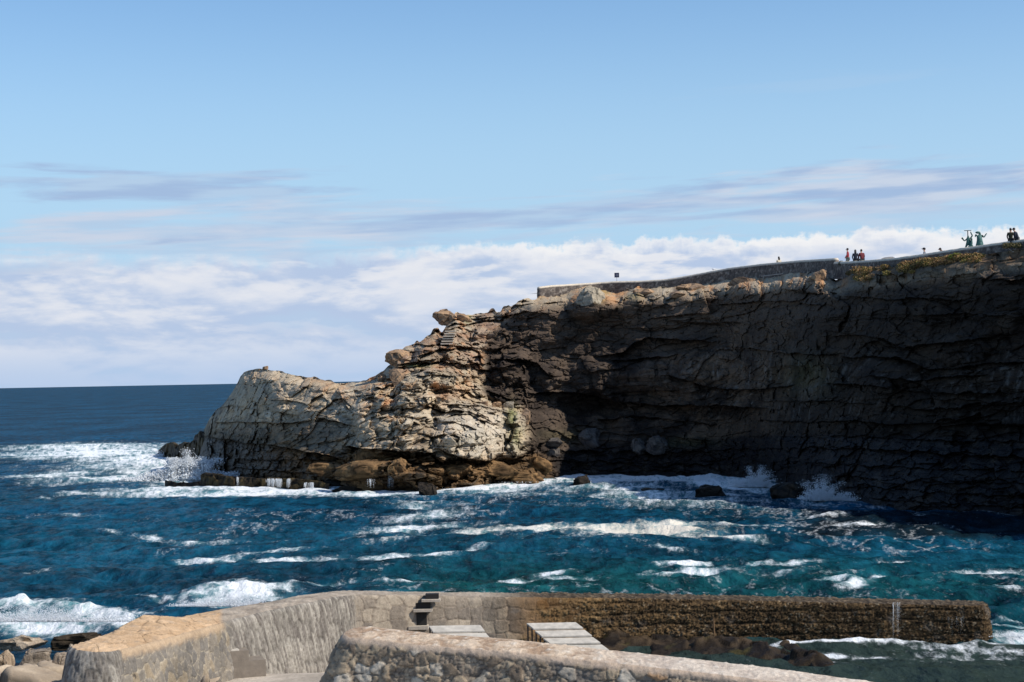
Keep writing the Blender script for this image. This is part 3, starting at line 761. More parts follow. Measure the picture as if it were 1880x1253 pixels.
# land behind the edge: plateau rows going back, then down
top = G[0]
rad = top[:, :2] / np.linalg.norm(top[:, :2], axis=1)[:, None]
back = []
for k, (dd, dz) in enumerate(((.5, -.05), (1.2, -.12), (2.2, -.1), (4, -.1), (7, -.15), (12, -.3), (20, -.6), (32, -2.0), (42, -8), (50, -22))):
    ddu = np.interp(cu, [352, 460, 700, 900, 1100], [.25, .35, .5, .8, 1.0]) * dd
    q = top.copy(); q[:, :2] += rad * ddu[:, None]; q[:, 2] += dz * np.interp(cu, [352, 700, 1000], [.6, 1, 1])
    q[:, 2] += .10 * fbm(q * 1.3, 3, 80) * (k < 6)
    back.append(q)
back = np.stack(back[::-1], 0)
bc = np.repeat((CG[:1] * .9), len(back), 0)
G = np.concatenate([back, G], 0); CG = np.concatenate([bc, CG], 0); WG = np.concatenate([np.zeros((len(back), NC)), WG], 0)
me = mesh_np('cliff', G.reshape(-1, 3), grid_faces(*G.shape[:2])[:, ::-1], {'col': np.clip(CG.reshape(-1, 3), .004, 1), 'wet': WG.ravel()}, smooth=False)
M_ROCK = rock_material('cliff_rock', wetattr=True, s1=2.2, s2=9, bump=.8, dist=.18, var=.6)
tag(link('cliff', me, M_ROCK), 'tall bedded sandstone cliff and headland above the sea', kind='structure')
NBACK = len(back)
Gc = G[NBACK:]
def surfD(pu, pv):
    """depth of the cliff face at a photo point"""
    j = int(np.clip(np.searchsorted(cu, pu), 0, NC - 1))
    i = int(np.clip(round((pv - tv[j]) / (bv[j] - tv[j]) * (NV - 1)), 0, NV - 1))
    return float(Gc[i, j, 1])
def topP(pu):
    j = int(np.clip(np.searchsorted(cu, pu), 0, NC - 1)); return Gc[0, j]
# ------------------------------------------------------------------ harbour masonry
def stones(s, h, sx, sh, seed, jit=.75, joint=.10):
    F1, F2, rr, du, dh = worley2(s / sx + .25 * vnoise(np.stack([s / sx, h / sh, s * 0], 1), seed + 3), h / sh + .2 * vnoise(np.stack([s / sx + 5, h / sh, s * 0], 1), seed + 4), seed, jit)
    g = sst(0, joint, F2 - F1)          # 1 on the stone, 0 in the joint
    return g, rr, du, dh

def wall_loft(name, path, zt, zb, hw, batter, style, mat, res=.045, cap0=True, cap1=True, topdrop=None, parent=None, nh=None, capw=1.0, topcol=None, crown=0.05, capbt=None):
    """a thick wall along a centre path: battered faces, rounded ends, rough top. path (n,2); zt, zb, hw, batter per point.
       the front is to the right of the path direction."""
    path = np.asarray(path, float); n0 = len(path)
    L = np.concatenate([[0], np.cumsum(np.linalg.norm(np.diff(path, axis=0), axis=1))])
    n = int(L[-1] / res) + 2
    S = np.linspace(0, L[-1], n)
    def ip(a): return np.interp(S, L, np.broadcast_to(np.asarray(a, float), (n0,)))
    def smooth(a):
        k = max(3, int(1.2 / res)); k += (k + 1) % 2
        pad = np.concatenate([a[0] - (a[1] - a[0]) * np.arange(k // 2, 0, -1), a, a[-1] + (a[-1] - a[-2]) * np.arange(1, k // 2 + 1)])
        return np.convolve(pad, np.ones(k) / k, 'valid')
    cx, cy = smooth(np.interp(S, L, path[:, 0])), smooth(np.interp(S, L, path[:, 1]))
    ZT, ZB, HW, BT = ip(zt), ip(zb), ip(hw), ip(batter)
    TD = ip(topdrop if topdrop is not None else 0.0)      # how much the front edge of the top lies below the back edge
    t = np.stack([np.gradient(cx), np.gradient(cy)], 1); t /= np.linalg.norm(t, axis=1)[:, None]
    nr_ = np.stack([t[:, 1], -t[:, 0]], 1)               # right of the path = front
    O = []; NN = []; Z = []; B = []; SS = []; ZZB = []; SIDE = []
    def put(c, nn, w, z, zb_, bt, s_, sd):
        O.append(c + nn * w); NN.append(nn); Z.append(z); ZZB.append(zb_); B.append(bt); SS.append(s_); SIDE.append(sd)
    c = np.stack([cx, cy], 1)
    for i in range(n): put(c[i], nr_[i], HW[i], ZT[i] - TD[i], ZB[i], BT[i], S[i], 1)
    m = max(6, int(math.pi * HW[-1] / res))
    if cap1:
        for k in range(1, m):
            a = math.pi * k / m
            nn = nr_[-1] * math.cos(a) + t[-1] * math.sin(a) * capw
            nl = nn / np.linalg.norm(nn)
            O.append(c[-1] + nn * HW[-1]); NN.append(nl); Z.append(ZT[-1] - TD[-1] * (0.5 + .5 * math.cos(a))); ZZB.append(ZB[-1]); B.append(BT[-1]); SS.append(S[-1] + HW[-1] * a); SIDE.append(2)
    s0 = SS[-1]
    for i in range(n - 1, -1, -1): put(c[i], -nr_[i], HW[i], ZT[i], ZB[i], BT[i] * .3, s0 + S[-1] - S[i], -1)
    if cap0:
        m0 = max(6, int(math.pi * HW[0] / res)); s0 = SS[-1]
        for k in range(1, m0):
            a = math.pi * k / m0
            nn = -nr_[0] * math.cos(a) - t[0] * math.sin(a) * capw
            nl = nn / np.linalg.norm(nn)
            O.append(c[0] + nn * HW[0]); NN.append(nl); Z.append(ZT[0] - TD[0] * (0.5 - .5 * math.cos(a))); ZZB.append(ZB[0]); B.append(BT[0] if capbt is None else capbt * math.sin(a) + BT[0] * (.3 + .7 * k / m0) * (1 - math.sin(a))); SS.append(s0 + HW[0] * a); SIDE.append(0)
    O = np.array(O); NN = np.array(NN); Z = np.array(Z); B = np.array(B); SS = np.array(SS); ZZB = np.array(ZZB); SIDE = np.array(SIDE)
    NO = len(O)
    Hm = float(np.max(Z - ZZB)); nh = nh or int(Hm / res) + 2
    fr = np.linspace(0, 1, nh)[:, None]
    zz = ZZB[None, :] + (Z - ZZB)[None, :] * fr
    off = B[None, :] * (1 - fr)
    hb = (zz - ZZB[None, :]).ravel(); ht = (Z[None, :] - zz).ravel()
    s = np.repeat(SS[None, :], nh, 0).ravel(); sd = np.repeat(SIDE[None, :], nh, 0).ravel()
    base = np.stack([(O[None, :, 0] + NN[None, :, 0] * off).ravel(), (O[None, :, 1] + NN[None, :, 1] * off).ravel(), zz.ravel()], 1)
    px, py = proj(base)
    disp, col = style('face', base, s, hb, ht, px, py, sd)
    disp = disp - (0.07 + .10 * np.clip(fbm(base * 3.1, 4, 199), -.4, 1)) * np.exp(-ht / .07) - .02 * np.exp(-ht / .2)
    nn = np.stack([np.repeat(NN[None, :, 0], nh, 0).ravel(), np.repeat(NN[None, :, 1], nh, 0).ravel(), np.zeros(NO * nh)], 1)
    V = base + nn * disp[:, None]
    # top: rings shrinking towards the centre line
    kt = max(4, int(np.max(HW) / (res * 1.2)))
    ctr = np.zeros((NO, 2)); zc = np.zeros(NO)
    idx = 0
    cc_ = []
    for i in range(n): cc_.append((c[i], ZT[i] - TD[i] / 2))
    if cap1: cc_ += [(c[-1], ZT[-1] - TD[-1] / 2)] * (m - 1)
    for i in range(n - 1, -1, -1): cc_.append((c[i], ZT[i] - TD[i] / 2))
    if cap0: cc_ += [(c[0], ZT[0] - TD[0] / 2)] * (m0 - 1)
    ctr = np.array([q[0] for q in cc_]); zc = np.array([q[1] for q in cc_])
    edge = V.reshape(nh, NO, 3)[-1]
    tops = []
    for j in range(1, kt + 1):
        w = j / kt
        xy = edge[:, :2] * (1 - w) + ctr * w
        z = edge[:, 2] * (1 - w) + zc * w + crown * (1 - (1 - w) ** 2)
        tops.append(np.column_stack([xy, z]))
    T = np.concatenate(tops)
    st = np.tile(SS, kt)
    pxt, pyt = proj(T)
    dt, ct = style('top', T, st, np.zeros(len(T)), np.zeros(len(T)), pxt, pyt, np.tile(SIDE, kt))
    w_ = np.repeat(np.arange(1, kt + 1) / kt, NO)
    T[:, 2] += dt
    VV = np.concatenate([V, T]); CC = np.concatenate([col, ct])
    F = grid_faces(nh + kt, NO, close=(cap0 and cap1) or True)
    me = mesh_np(name, VV, F, {'col': np.clip(CC, .004, 1)})
    return link(name, me, mat, parent)

def style_masonry(kind, P, s, hb, ht, px, py, sd):
    """quay: coursed blocks, thin slabs set on edge, then weed and mussel crust along the mole"""
    n = len(P)
    if kind == 'top':
        a = fbm(P * 1.7, 5, 300, .6); b = fbm(P * 6, 3, 301)
        sand = mixc([.46, .30, .17], [.58, .40, .245], sst(-.4, .4, a))
        gry = mixc([.25, .205, .16], [.42, .35, .275], sst(-.4, .5, a))
        crust = mixc([.045, .034, .024], [.16, .12, .08], sst(-.2, .6, b))
        F1, F2, rr, du, dh = worley2(P[:, 0] * 1.15 + P[:, 1] * .4, P[:, 1] * .9, 310, .8)
        j = 1 - sst(0, .035, F2 - F1)
        isand = sst(412, 400, px) * sst(1090, 1105, py)
        c = mixc(gry, sand, isand)
        c *= (.92 + .16 * rr[:, 0])[:, None]
        c = c * (1 - .65 * j * (.4 + .6 * isand))[:, None]
        c = mixc(c, np.array([.30, .25, .20]), sst(.1, .55, fbm(P * 2.3 + 9, 4, 307)) * .55)
        cr = sst(860, 1010, px + 60 * a)
        c = mixc(c, crust, cr)
        return .05 * a + .03 * b * (1 + 1.5 * cr) - .02 * j + cr * .05 * fbm(P * 3, 4, 305), c
    # squared irregular blocks
    g1, r1, du, dh = stones(s + .1 * hb, hb, .30, .40, 320, .95, .07)
    f = fbm(P * 5, 5, 330, .6); f2 = fbm(P * 14, 3, 331)
    big = fbm(P * .7, 3, 333)
    mort = np.array([.47, .40, .30])
    st = mixc([.23, .21, .19], [.38, .33, .27], r1[:, 0]); st = mixc(st, np.array([.44, .35, .24]), sst(.72, .95, r1[:, 1]))
    st *= (.85 + .3 * f)[:, None]
    st = mixc(st, np.array([.50, .41, .30]), sst(.1, .6, fbm(P * 3.2, 4, 336)) * .55)
    cA = mixc(mort, st * .85, g1 * .95)
    cA = mixc(cA, np.array([.06, .05, .045]), sst(.42, .6, fbm(P * 4.5, 3, 337)) * .8)
    dA = .035 * g1 + .03 * (r1[:, 2] - .5) * g1 + .012 * f
    # thin slabs set on edge: tall narrow ridges
    g2, r2, _, _ = stones(s + .18 * hb, hb, .105, .62, 340, .9, .3)
    st2 = mixc([.22, .19, .165], [.50, .45, .38], r2[:, 0]); st2 *= (.85 + .35 * f)[:, None]
    cB = mixc(st2 * .62, st2, g2)
    dB = .05 * g2 * (.4 + .6 * r2[:, 1]) + .02 * f
    # mole masonry: larger squared stones with pale mortar
    g3, r3, _, _ = stones(s, hb, .55, .42, 360, .55, .09)
    st3 = mixc([.20, .165, .135], [.45, .37, .28], r3[:, 0]); st3 *= (.85 + .35 * f)[:, None]
    st3 = mixc(st3, np.array([.30, .19, .09]), sst(900, 1030, px) * (.3 + .5 * r3[:, 1]))
    cC = mixc(np.array([.25, .20, .155]), st3 * 1.1, g3)
    cC = mixc(cC, cC * np.array([.75, .55, .35]), sst(880, 1020, px))
    dC = .03 * g3 + .02 * (r3[:, 2] - .5) * g3 + .015 * f
    # crust of mussels and barnacles, in rough courses
    m1, mr1, _, _ = stones(s, hb, .055, .05, 380, .9, .5)
    course = hb / .44 + .30 * vnoise(np.stack([s / 1.4, hb, s * 0], 1), 391)
    cf = np.abs(course - np.round(course))
    cg = (1 - sst(.02, .16, cf)) * sst(-.45, .35, fbm(np.stack([s / .9, np.round(course), s * 0], 1), 3, 397))
    vj = s / 2.6 + .5 * np.floor(course) + .1 * vnoise(np.stack([hb * 2, s * 0, s * 0], 1), 392); vg = (1 - sst(.01, .04, np.abs(vj - np.round(vj)))) * sst(-.1, .4, vnoise(np.stack([s / 1.7, np.floor(course), s * 0 + 4], 1), 398))
    patch = fbm(np.stack([s / .8, hb / .35, s * 0], 1), 4, 395, .6)
    ocr = mixc([.22, .125, .050], [.46, .29, .13], sst(-.3, .5, f))
    crs = mixc([.030, .020, .012], [.20, .125, .06], mr1[:, 0] ** 1.4)
    crs = mixc(crs, np.array([.42, .33, .22]), (mr1[:, 1] > .94) * .7 * sst(.0, .3, .35 - cg))
    oc = sst(-.1, .45, patch + .25 * sst(1380, 1080, px) - .05) * sst(2.2, .2, ht * 0 + .5) * (.2 + .55 * sst(1400, 1000, px))
    cD = mixc(crs, ocr, np.clip(oc, 0, 1))
    cD = cD * (1 - .5 * np.maximum(cg, vg))[:, None]
    cD = mixc(cD, np.array([.015, .012, .010]), sst(.22, .05, hb - .1) * .8)
    cD = cD * (1 - .35 * sst(1150, 1500, px) * sst(-.3, .3, .2 - patch))[:, None]
    dD = .05 * m1 * (.3 + mr1[:, 2]) + .06 * patch - .05 * np.maximum(cg, vg) + .05 * f
    wB = sst(418, 430, px + 4 * f) * sst(668, 640, px + 10 * f) * (sd != 2)
    # lower part of the first stretch is coursed blocks; the end cap is all slabs on edge
    wB = np.maximum(wB, (sd == 0) * 1.0)
    wB = np.maximum(wB, sst(232, 214, px) * (sd <= 1))
    wC = sst(640, 668, px + 10 * f)
    wD = sst(940, 1080, px + 90 * patch + 110 * (1 - np.clip(hb / 1.2, 0, 1)))
    wD = np.where(sd == 2, 1, wD)
    d = dA * (1 - wB) + dB * wB; c = mixc(cA, cB, wB)
    d = d * (1 - wC) + dC * wC; c = mixc(c, cC, wC)
    d = d * (1 - wD) + dD * wD; c = mixc(c, cD, wD)
    # the sand coloured render laps over the top edge
    lap = sst(.34, .10, ht + .12 * f) * sst(418, 404, px) * (wB < .5)
    c = mixc(c, np.array([.52, .37, .235]) * 1.0, lap * .85)
    d = d * (1 - lap) + lap * .05
    # damp foot of the mole at the landing side
    c = c * (.80 + .30 * big)[:, None]
    c = mixc(c, np.array([.17, .15, .13]), sst(.15, .6, fbm(P * 1.6 + 7, 4, 351, .6)) * .45)
    return d, c

M_QUAY = rock_material('quay_masonry', s1=8, s2=30, bump=.8, dist=.035, var=.5, rough=.92)

# centre path of the quay wall and mole, from the near left end round the corner out to sea
FRONT = [(215,1196,2.50),(287,1178,2.50),(361,1158,2.50),(412,1143,2.50),(495,1122,2.50),(560,1109,2.50),(612,1098,2.50),(655,1092,2.45),(700,1093,2.38),(760,1094,2.25),(870,1096,2.02),(1000,1098,1.86),(1200,1100,1.70),(1400,1104,1.52),(1640,1110,1.34),(1795,1113,1.26)]
FP = np.array([onz(a, b, z) for a, b, z in FRONT])
HWQ = np.array([.78, .85, .95, .85, .80, .80, .8, .75, .75, .75, .75, .75, .75, .75, .75, .72])
tq = np.gradient(FP[:, :2], axis=0); tq /= np.linalg.norm(tq, axis=1)[:, None]
nq = np.stack([tq[:, 1], -tq[:, 0]], 1)
CQ = FP[:, :2] - nq * HWQ[:, None]
# pull the start back so that the rounded end fits
quay = empty('harbour_wall', (float(CQ[7, 0]), float(CQ[7, 1]), 0.0))
tag(quay, 'old stone harbour wall curving from a sandy coped end out to a mussel crusted mole', 'harbour wall')
TDQ = [.10, .18, .42, .10, .05, .0, .0, 0, 0, 0, 0, 0, 0, 0, 0, 0]
zbq = [.2, .3, .3, .3, .2, .0, -.1, -.2, -.2, -.3, -.5, -.6, -.6, -.6, -.6, -.6]
BTQ = [.35, .30, .25, .28, .30, .28, .22, .12, .08, .08, .08, .08, .10, .12, .12, .12]
wq = wall_loft('masonry', CQ, FP[:, 2] + np.array(TDQ) , zbq, HWQ, BTQ, style_masonry, M_QUAY, res=.036, topdrop=TDQ, capw=.7, capbt=.75)
wq.parent = quay; wq.matrix_parent_inverse = Matrix.Translation(-quay.location)
DARKM = plain('dark_recess_shade', (.015, .013, .012), .9, .3, 12)

# near boundary wall (rubble with a sloping mortar coping)
def style_near(kind, P, s, hb, ht, px, py, sd):
    if kind == 'top':
        a = fbm(P * 1.3, 5, 400, .6); b = fbm(P * 7, 4, 401)
        c = mixc([.33, .225, .15], [.56, .44, .325], sst(-.3, .3, a + .5 * b))
        c = mixc(c, np.array([.62, .56, .48]), sst(.2, .6, b + .5 * fbm(P * 2.5, 3, 403)) * .7)
        c = mixc(c, np.array([.20, .185, .18]), sst(.25, .7, fbm(P * 1.9 + 4, 4, 404)) * .45)
        c = mixc(c, np.array([.60, .555, .50]), sst(1000, 1250, px) * .45)
        return .05 * a + .03 * b, c
    g, r, _, _ = stones(s, hb, .38, .30, 420, 1.0, .11)
    g2, r2, _, _ = stones(s, hb, .13, .11, 430, 1.0, .3)
    f = fbm(P * 5, 5, 430, .6); big = fbm(P * 1.1, 4, 431)
    isst = (r[:, 3] > .32) * 1.0
    st = mixc([.15, .125, .105], [.46, .39, .30], r[:, 0]); st = mixc(st, np.array([.60, .57, .52]), sst(.82, .9, r[:, 1])); st = mixc(st, np.array([.50, .25, .08]), (r[:, 2] > .985) * .6)
    st *= (.8 + .4 * f)[:, None]
    mort = mixc([.08, .07, .065], [.30, .25, .20], sst(-.3, .5, f + .5 * big))
    small = mixc([.15, .13, .12], [.42, .36, .29], r2[:, 0])
    mort = mixc(mort, small, g2 * .7)
    m_ = g * isst * sst(-.45, .25, f + .2 + .4 * vnoise(P * 2.2, 433)) * .85
    c = mixc(mort, st, m_) * np.array([1.1, 1.0, .86])
    c = mixc(c, np.array([.11, .105, .10]), sst(.05, .6, fbm(P * .9 + 3, 4, 440) + .25 * sst(900, 1150, px)) * .6)
    lap = sst(.20, .06, ht + .10 * f)
    c = mixc(c, np.array([.44, .335, .25]), lap * .9)
    d = .07 * m_ + .04 * (r[:, 2] - .5) * m_ + .02 * g2 * (1 - m_) + .03 * f
    d = d * (1 - lap) + .05 * lap
    return d, c
NB = [(655,1172,3.62),(780,1186,3.42),(920,1196,3.24),(1080,1214,3.02),(1250,1232,2.80),(1420,1252,2.56),(1600,1277,2.32),(1850,1310,2.05)]
Dn = np.linspace(45.0, 42.0, len(NB))
FN = np.array([atD(a, b, d) for (a, b, z), d in zip(NB, Dn)])
HN = np.full(len(NB), .52)
tn = np.gradient(FN[:, :2], axis=0); tn /= np.linalg.norm(tn, axis=1)[:, None]
nn_ = np.stack([tn[:, 1], -tn[:, 0]], 1)
CN = FN[:, :2] - nn_ * HN[:, None]
near = empty('boundary_wall', (float(CN[2, 0]), float(CN[2, 1]), 0.9))
tag(near, 'rubble stone wall with a worn sloping coping running down beside the slipway', 'wall')
M_NEAR = rock_material('rubble_wall', s1=8, s2=30, bump=.9, dist=.04, var=.52, rough=.93)
zbn = np.full(len(NB), .35)
wn_ = wall_loft('masonry', CN, FN[:, 2] + .16, zbn, HN, np.full(len(NB), .25), style_near, M_NEAR, res=.030, topdrop=np.full(len(NB), .16), capw=1.0, crown=.03, capbt=1.5)
wn_.parent = near; wn_.matrix_parent_inverse = Matrix.Translation(-near.location)
# ------------------------------------------------------------------ rocks
def ico(sub):
    import bmesh
    bm = bmesh.new(); bmesh.ops.create_icosphere(bm, subdivisions=sub, radius=1.0)
    V = np.array([v.co[:] for v in bm.verts]); F = np.array([[v.index for v in f.verts] for f in bm.faces])
    bm.free(); return V, F
ICO = {k: ico(k) for k in (4, 5)}

def boulder(name, c, size, seed, palette, rz=0.0, sub=5, flat=.75, rough=.32, wetline=None, moss=0.0):
    V, F = ICO[sub]
    # squarish superellipsoid, then chipped by planes
    P = np.sign(V) * np.abs(V) ** (1 - flat * .6)
    P /= np.maximum(np.linalg.norm(P, axis=1)[:, None] ** .35, 1e-6)
    rs = np.random.RandomState(seed)
    for k in range(16):
        nrm = rs.normal(size=3); nrm /= np.linalg.norm(nrm); d = rs.uniform(.50, .80)
        h = P @ nrm - d
        P = P - np.maximum(h, 0)[:, None] * nrm * .93
    W = P * 1.0
    q = W * 1.3 + seed
    F1, F2, rr, dv = worley(q, seed)
    g = 1 - sst(0, .10, F2 - F1)
    P = P * (1 + rough * ((rr[:, 0] - .5) * .7 + .5 * fbm(W * 2.5 + seed, 4, seed + 3)) - .07 * g)[:, None]
    P /= np.abs(P).max(0)
    sz = np.asarray(size, float) / 2
    P = P * sz
    ca, sa = math.cos(rz), math.sin(rz)
    P = np.stack([P[:, 0] * ca - P[:, 1] * sa, P[:, 0] * sa + P[:, 1] * ca, P[:, 2]], 1)
    wp = P + np.asarray(c)
    s_ = max(sz)
    a = fbm(wp / (s_ * .6), 4, seed + 5, .6); b_ = fbm(wp / (s_ * .18), 4, seed + 6, .6)
    c0, c1 = [np.array(x) for x in palette[:2]]
    col = mixc(c0, c1, sst(-.35, .4, a + .8 * b_ + .5 * (rr[:, 1] - .5)))
    if len(palette) > 2: col = mixc(col, np.array(palette[2]), sst(.1, .55, b_ + .3 * a) * .7)
    if moss: col = mixc(col, np.array([.15, .16, .03]), sst(.1, .5, a) * moss)
    if wetline is not None:
        col = mixc(col, np.array([.018, .015, .012]), sst(wetline + .25, wetline - .1, wp[:, 2] + .15 * b_))
    col = col * (1 - .5 * g)[:, None]
    me = mesh_np(name, P, F, {'col': np.clip(col, .004, 1), 'wet': np.full(len(P), .5 if wetline is not None else 0.0)}, smooth=False)
    o = link(name, me, M_ROCK); o.location = c
    return o

BROWN = ([.075, .045, .022], [.28, .165, .075], [.035, .026, .018])
BLACK = ([.012, .011, .010], [.040, .030, .022], [.075, .050, .028])
PALE = ([.30, .26, .20], [.46, .38, .27], [.17, .14, .11])
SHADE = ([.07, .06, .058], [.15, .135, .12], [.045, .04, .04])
RUST = ([.22, .155, .11], [.44, .28, .16], [.11, .085, .07])
# photo x, y centre, width px, height px, palette, depth push (m toward the viewer), label, category, group
BO = [
 (678,836,66,46,BROWN,.8,'rounded brown boulder resting against the headland, uppermost of the brown tidal boulders','boulder'),
 (672,862,118,38,BROWN,1.0,'long brown boulder under the rounded brown one at the headland foot','boulder'),
 (682,886,88,36,BROWN,1.6,'dark shaggy brown boulder with seawater streaming off it','boulder'),
 (612,890,62,20,BLACK,1.2,'low dark boulder left of the boulder with streaming water','boulder'),
 (640,900,60,12,BLACK,1.8,'flat dark reef slab just above the foam under the brown boulders','reef rock'),
 (592,862,74,32,BROWN,.5,'wedge of brown rock under the pale overhanging headland wall','boulder'),
 (735,862,46,40,BROWN,.6,'knobbly brown boulder beside the dark cleft of the headland','boulder'),
 (785,901,34,28,BLACK,2.6,'small pointed black rock standing in the foam before the headland','sea rock'),
 (912,864,78,34,BROWN,1.4,'broad ochre brown slab under the large pale boulder','boulder'),
 (962,880,72,26,BROWN,1.4,'flat brown rock ending the sunlit foot of the headland','boulder'),
 (985,855,56,44,BROWN,.8,'brown boulder half in shade at the mouth of the cove','boulder'),
 (835,866,60,30,BROWN,.9,'cracked dark brown rock in the shadow below the pale boulder','boulder'),
 (1068,886,36,28,BLACK,2.2,'round black rock in the surf at the cove mouth','sea rock'),
 (1022,882,14,8,BLACK,2.0,'tiny black rock tip in the surf left of the round black rock','sea rock'),
 (1198,902,44,13,BROWN,3.6,'low brown rock awash in foam in front of the cove','sea rock'),
 (1302,903,58,22,BLACK,3.2,'low black pyramid rock awash in the middle of the cove','sea rock'),
 (1395,884,40,26,BLACK,1.6,'jagged black rock with spray breaking over it under the cliff','sea rock'),
 (1442,906,62,36,BLACK,1.0,'largest black rock in the cove with a low tail to its side','sea rock'),
 (1474,914,30,16,BLACK,2.8,'small dark rock at the tail of the largest black cove rock','sea rock'),
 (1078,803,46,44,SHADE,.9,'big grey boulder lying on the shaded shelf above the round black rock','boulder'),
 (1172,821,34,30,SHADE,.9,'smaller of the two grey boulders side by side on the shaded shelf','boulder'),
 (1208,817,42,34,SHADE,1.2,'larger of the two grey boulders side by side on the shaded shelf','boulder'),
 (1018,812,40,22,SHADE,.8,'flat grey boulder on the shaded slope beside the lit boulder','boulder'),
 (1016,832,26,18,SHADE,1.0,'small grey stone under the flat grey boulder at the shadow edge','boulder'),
 (822,587,50,36,RUST,1.0,'dark rusty block overhanging the top of the carved steps','boulder'),
 (852,588,28,24,RUST,.6,'small rusty block next to the overhanging block on the crag','boulder'),
 (730,657,54,36,RUST,.6,'rusty brown crag block jutting out over the saddle of the headland','boulder'),
 (488,676,12,8,RUST,-1,'small square block perched on the summit of the low headland','boulder'),
 (965,768,20,34,RUST,1.0,'upright rusty block standing beside the mossy end of the pale boulder','boulder'),
 (888,742,18,14,RUST,1.0,'round purplish stone first in the row on top of the pale boulder','boulder'),
 (912,744,22,16,RUST,1.2,'pinkish stone second in the row on top of the pale boulder','boulder'),
 (934,746,20,16,PALE,1.2,'pale stone last in the row on top of the pale boulder','boulder'),
 (1502,513,48,32,RUST,1.2,'sunlit orange boulder perched on the cliff brow under the wall post','boulder'),
 (1085,545,52,36,PALE,1.0,'large pale tilted block at the cliff brow below the sign','boulder'),
 (1185,540,46,22,RUST,.8,'sunlit orange block on the brow right of the tilted pale block','boulder'),
 (1275,531,70,20,RUST,.8,'long sunlit orange block on the cliff brow under the curving wall','boulder'),
 (1365,517,56,16,RUST,.6,'flat sunlit orange block on the brow near the wooden rail','boulder'),
 (1243,541,28,14,RUST,.9,'small orange block beneath the long sunlit block on the brow','boulder'),
 (728,690,30,36,RUST,.9,'vivid orange block at the saddle where the crag begins','boulder'),
 (702,698,26,24,RUST,.6,'smaller orange block left of the vivid orange one at the saddle','boulder'),
 (1435,486,10,6,PALE,0,'',''),
]
k = 0
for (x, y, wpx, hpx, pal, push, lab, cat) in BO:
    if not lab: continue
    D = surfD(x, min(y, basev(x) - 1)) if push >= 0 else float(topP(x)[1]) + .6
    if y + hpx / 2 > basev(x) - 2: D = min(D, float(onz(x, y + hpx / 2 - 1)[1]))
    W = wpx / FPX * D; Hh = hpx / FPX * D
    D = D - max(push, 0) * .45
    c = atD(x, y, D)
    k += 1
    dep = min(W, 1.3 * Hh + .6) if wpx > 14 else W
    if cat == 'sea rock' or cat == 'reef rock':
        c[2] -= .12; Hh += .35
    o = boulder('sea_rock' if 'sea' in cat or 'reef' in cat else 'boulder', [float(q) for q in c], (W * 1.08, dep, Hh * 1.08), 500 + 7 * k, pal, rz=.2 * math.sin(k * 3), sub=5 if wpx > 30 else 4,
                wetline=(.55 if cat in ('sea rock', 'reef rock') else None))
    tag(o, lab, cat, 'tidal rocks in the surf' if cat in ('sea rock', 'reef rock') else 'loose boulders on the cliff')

# low reef at the tip and the ledge the waves pour over
def reef(name, x0, x1, yb, prof, depth, seed, pal, label, Dfix=None):
    n = int((x1 - x0) / .9); us = np.linspace(x0, x1, n); m = 46
    top = np.interp(us, [p[0] for p in prof], [p[1] for p in prof]) + 1.3 * fbm(np.stack([us / 7, us * 0, us * 0 + seed], 1), 4, seed)
    yb_ = np.interp(us, [p[0] for p in prof], np.linspace(yb[0], yb[1], len(prof)))
    D = CAMZ * FPX / (yb_ - horv(us)) if Dfix is None else np.full(n, Dfix)
    zt = CAMZ - (top - horv(us)) * D / FPX
    zt = np.maximum(zt, .05)
    rows = []
    for j in range(m):
        f = j / (m - 1)
        if f < .5: z = -.6 + (zt + .6) * sst(0, .42, np.full(n, f)); dd = .0 * f + .5 * f
        else: z = zt - (zt + .8) * (f - .5) ** 3 * 8; dd = .25 + (f - .5) * 2 * depth
        rows.append(np.stack([(us - 940) / FPX * D, D + dd, z], 1))
    G = np.stack(rows).reshape(-1, 3)
    F1, F2, rr, dv = worley(G / (np.array([2.2, 2.2, 1.0]) if seed == 31 else np.array([1.1, 1.1, .45])), seed)
    f = fbm(G * 1.5, 4, seed + 1, .6)
    ef = sst(x0, x0 + 8, np.tile(us, m)) * sst(x1, x1 - 8, np.tile(us, m))
    G[:, 1] -= (.35 * (rr[:, 0] - .3) + .25 * f) * (2.6 if seed == 31 else 1.2)
    G[:, 2] += (.14 * (rr[:, 1] - .5) + .12 * f) * ef
    col = mixc(pal[0], pal[1], sst(-.3, .5, f + .4 * (rr[:, 2] - .5))); col = mixc(col, np.array(pal[2]), sst(.1, .6, fbm(G * 3, 3, seed + 2)) * .7)
    col *= (1 - .5 * (1 - sst(0, .1, F2 - F1)))[:, None]
    c = G.mean(0); c[2] = 0
    me = mesh_np(name, G - c, grid_faces(m, n), {'col': np.clip(col, .004, 1), 'wet': np.full(len(G), .6)})
    o = link(name, me, M_ROCK); o.location = [float(q) for q in c]
    return tag(o, label, 'reef')
KELP = ([.020, .015, .010], [.085, .060, .025], [.13, .075, .03])
reef('reef', 280, 384, (840, 866), [(280,838),(288,828),(300,815),(312,813),(322,818),(335,812),(346,814),(356,800),(366,792),(384,800)], 6, 31, KELP, 'dark jagged reef at the seaward tip of the headland')
reef('reef', 298, 400, (892, 896), [(298,882),(306,884),(330,886),(360,886),(380,888),(400,890)], 1.5, 33, BLACK, 'thin black rock shelf reaching left into the white surf')
reef('reef', 364, 600, (897, 903), [(364,872),(372,868),(392,870),(410,874),(450,878),(500,879),(540,879),(575,884),(600,888)], 3.0, 35, KELP, 'long dark weedy ledge at the foot of the headland with water pouring over it')

